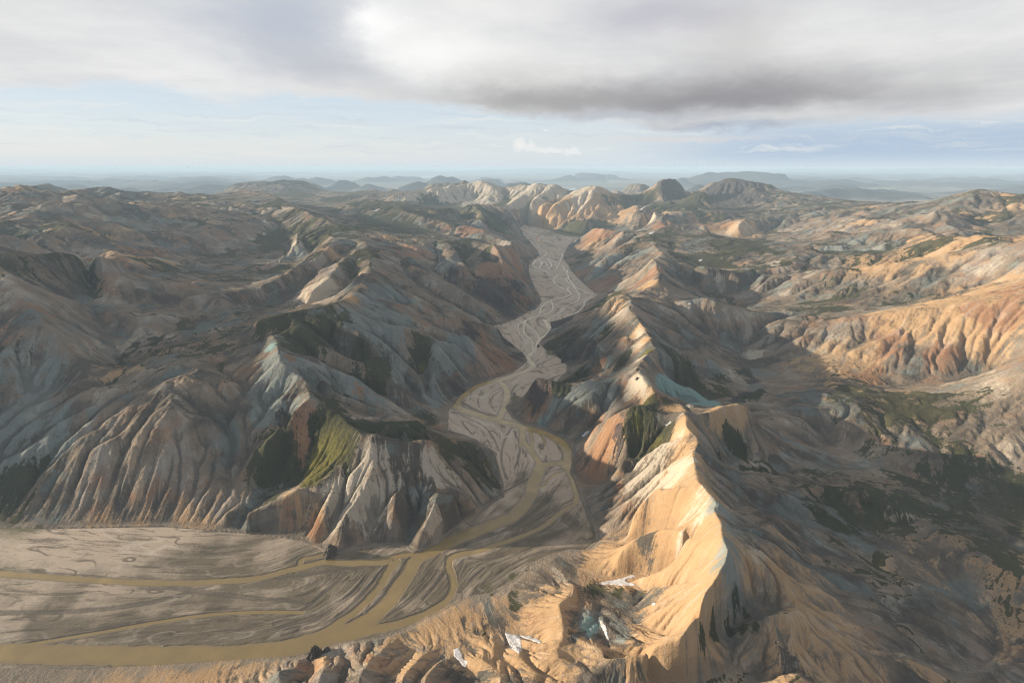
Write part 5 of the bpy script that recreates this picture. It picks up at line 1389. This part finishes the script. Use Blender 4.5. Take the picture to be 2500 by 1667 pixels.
# ------------------------------------------------------------------ dark rock outcrops
import bmesh
rock_m = rock_material()
def rock(win, Xp, Yp, wide, tall, label, seed, lean=0.0):
    """a craggy knob standing on the ground seen there; width and height in window pixels"""
    x, y, z = seen(g, H, win, Xp, Yp)
    s = math.sqrt(x * x + y * y + (CAM_Z - z) ** 2) / FPX / WIN[win][2]
    w, h = wide * s * 0.5, tall * s
    bm = bmesh.new()
    bmesh.ops.create_icosphere(bm, subdivisions=5, radius=1.0)
    co = np.array([v.co[:] for v in bm.verts])
    q = co * 1.0
    n = fbm(q[:, 0] * 10 + q[:, 2] * 7 + 50 * seed, q[:, 1] * 10 - q[:, 2] * 5 + 11 * seed, 9.0, 5, seed % 4, ridged=True)
    n2 = fbm(q[:, 0] * 10 + 31 * seed, q[:, 1] * 10 + 3, 4.5, 4, (seed + 1) % 4, ridged=True)
    k = 0.72 + 0.55 * n
    px, py = co[:, 0] * k * w, co[:, 1] * k * w * 0.85
    up = np.clip(co[:, 2], -1, 1)
    pz = np.where(up > 0, (up ** 0.8) * h * (0.55 + 0.75 * n2), up * 0.35 * h)
    px = px * (1 - 0.45 * np.clip(up, 0, 1)) + lean * np.clip(pz, 0, None); py = py * (1 - 0.45 * np.clip(up, 0, 1))
    for v, a, b, c in zip(bm.verts, px, py, pz):
        v.co = (a, b, c)
    me = bpy.data.meshes.new('rock_outcrop'); bm.to_mesh(me); bm.free()
    me.materials.append(rock_m)
    o = bpy.data.objects.new('rock_outcrop', me); C.objects.link(o)
    o.location = (x, y, z - 0.08 * h)
    o.rotation_euler = (0, 0, seed * 1.7)
    o['label'], o['category'], o['group'] = label, 'rock', 'dark rock outcrops'
for k, a in enumerate([
    ('E', 565, 505, 115, 75, 'black craggy rock at the water edge under the pale furrowed slope'),
    ('E', 440, 1345, 105, 85, 'dark mossy rock standing over the brown river at the bottom of the photo'),
    ('E', 530, 1305, 60, 30, 'low dark rock just right of the mossy one beside the river'),
    ('C', 1990, 1255, 75, 90, 'grey rock spire on the green end of the left hill'),
    ('C', 1010, 1105, 34, 40, 'leaning rock tooth on the crest at the top of the moss slope'),
    ('C', 1080, 1100, 24, 26, 'small rock tooth on the pale crest just right of the leaning one'),
    ('C', 1465, 1128, 34, 36, 'pointed rock on the crest below the green bench'),
    ('D', 480, 375, 70, 80, 'black rock tower above the sandy bend at the foot of the dark spur'),
    ('D', 560, 340, 60, 70, 'black rock tower uphill beside the one above the sandy bend'),
    ('D', 630, 500, 50, 70, 'solitary dark pinnacle on the green slope below the middle lit crest'),
    ('D', 745, 265, 60, 80, 'jagged dark rock fin high on the dark spur below the lit crest'),
    ('D', 240, 250, 34, 30, 'small black rock in the river at the tip of the dark spur'),
    ('D', 1140, 465, 30, 28, 'knob of dark rock in the narrow notch of the lit crest'),
    ('D', 1140, 545, 34, 24, 'round dark boulder on the bright shoulder of the lit crest'),
    ('C', 200, 935, 70, 70, 'reddish dark crag at the head of the shaded moss valley'),
    ]):
    rock(*a, seed=k + 1)

# ------------------------------------------------------------------ the air
def haze():
    me = bpy.data.meshes.new('haze')
    x, y0, y1, z0, z1 = 140000.0, -4000.0, 165000.0, -40.0, 830.0
    v = [(a, b, c) for c in (z0, z1) for a, b in ((-x, y0), (x, y0), (x, y1), (-x, y1))]
    me.from_pydata(v, [], [(3, 2, 1, 0), (4, 5, 6, 7), (0, 1, 5, 4), (1, 2, 6, 5), (2, 3, 7, 6), (3, 0, 4, 7)])
    m, t = material('air')
    pv = t.n('ShaderNodeVolumePrincipled')
    pv.inputs['Color'].default_value = (0.60, 0.80, 1.0, 1)
    pv.inputs['Density'].default_value = 2.9e-5
    pv.inputs['Anisotropy'].default_value = 0.0
    out = t.n('ShaderNodeOutputMaterial')
    t.put(out.inputs['Volume'], pv.outputs[0])
    me.materials.append(m)
    o = bpy.data.objects.new('haze', me); C.objects.link(o)
    o['kind'] = 'stuff'
haze()


def shade_cloud():  # unseen body; its rim is shaped from the wanted shade edges
    """the low cloud added out of view to put the valley in shade: it stands towards the sun, long across the light"""
    sx, sy = math.sin(SUN_AZ), math.cos(SUN_AZ)             # towards the sun
    lx, ly = -sy, sx                                        # across the light
    if ly < 0:
        lx, ly = -lx, -ly
    k = 1.0 / math.tan(SUN_EL)
    # where the shade ends on the lit crests (place, height) and where it begins over the left hills
    top = [at_z('D', 1150, 640, 176), at_z('D', 1075, 480, 176), at_z('D', 1110, 320, 190), at_z('D', 1085, 180, 200), at_z('D', 1030, 60, 206), at_z('B', 960, 1480, 206), at_z('B', 860, 1420, 206), at_z('B', 1000, 1280, 214)]
    pts = sorted((x * lx + y * ly, x * sx + y * sy, z) for x, y, z in top)
    s_in = np.array([p[0] for p in pts]); d_in = np.array([p[1] - p[2] * k for p in pts])   # along the light, brought to z = 0
    n, m = 90, 28
    s = np.linspace(s_in[0] - 130, s_in[-1] + 500, n)
    edge_ = np.interp(s, s_in, d_in) + np.maximum(s_in[0] - s, 0) * 0.8 + np.maximum(s - s_in[-1], 0) * 0.5
    D0 = 7200.0                                             # how far towards the sun it floats
    zt = (edge_.copy() * -1 + D0) / k                       # its upper rim, from the shade edge
    thick = 108.0 * np.sqrt(np.clip(1 - ((s - s.mean()) / (0.5 * (s[-1] - s[0]))) ** 2, 0, 1)) + 4
    rng = np.random.default_rng(5)
    co = []
    for i in range(n):
        for j in range(m):
            a = 2 * math.pi * j / m
            zz = zt[i] - thick[i] * 0.5 + math.cos(a) * thick[i] * 0.5
            dd = D0 + math.sin(a) * thick[i] * 1.1 * (1 if j % 2 else 0.9)
            w = 1 + 0.06 * math.sin(s[i] * 0.021 + 3 * a) + 0.04 * math.sin(s[i] * 0.055 - 5 * a)
            zz = zt[i] - (zt[i] - zz) * w
            zz += math.sin(s[i] * 0.018) * 2.0 + math.sin(s[i] * 0.047 + 1) * 1.2 - 17.0
            co.append((sx * dd + lx * s[i], sy * dd + ly * s[i], zz))
    f = [(i * m + j, i * m + (j + 1) % m, (i + 1) * m + (j + 1) % m, (i + 1) * m + j) for i in range(n - 1) for j in range(m)]
    f += [tuple(range(m))[::-1], tuple((n - 1) * m + j for j in range(m))]
    me = bpy.data.meshes.new('shade_cloud'); me.from_pydata(co, [], f)
    me.polygons.foreach_set('use_smooth', np.ones(len(f), bool))
    mm, t = material('shade_cloud_white')
    finish(t, (0.85, 0.85, 0.86), 1.0, None, 0.0)
    me.materials.append(mm)
    o = bpy.data.objects.new('shade_cloud', me); C.objects.link(o)
    o['label'] = 'long low white cloud added out of view towards the sun, shaped to shade the valley'
    o['category'] = 'shade_cloud'
    print('shade_cloud', min(c[2] for c in co), max(c[2] for c in co), sum(c[0] for c in co) / len(co), sum(c[1] for c in co) / len(co))
shade_cloud()
print('script', time.time() - T0)
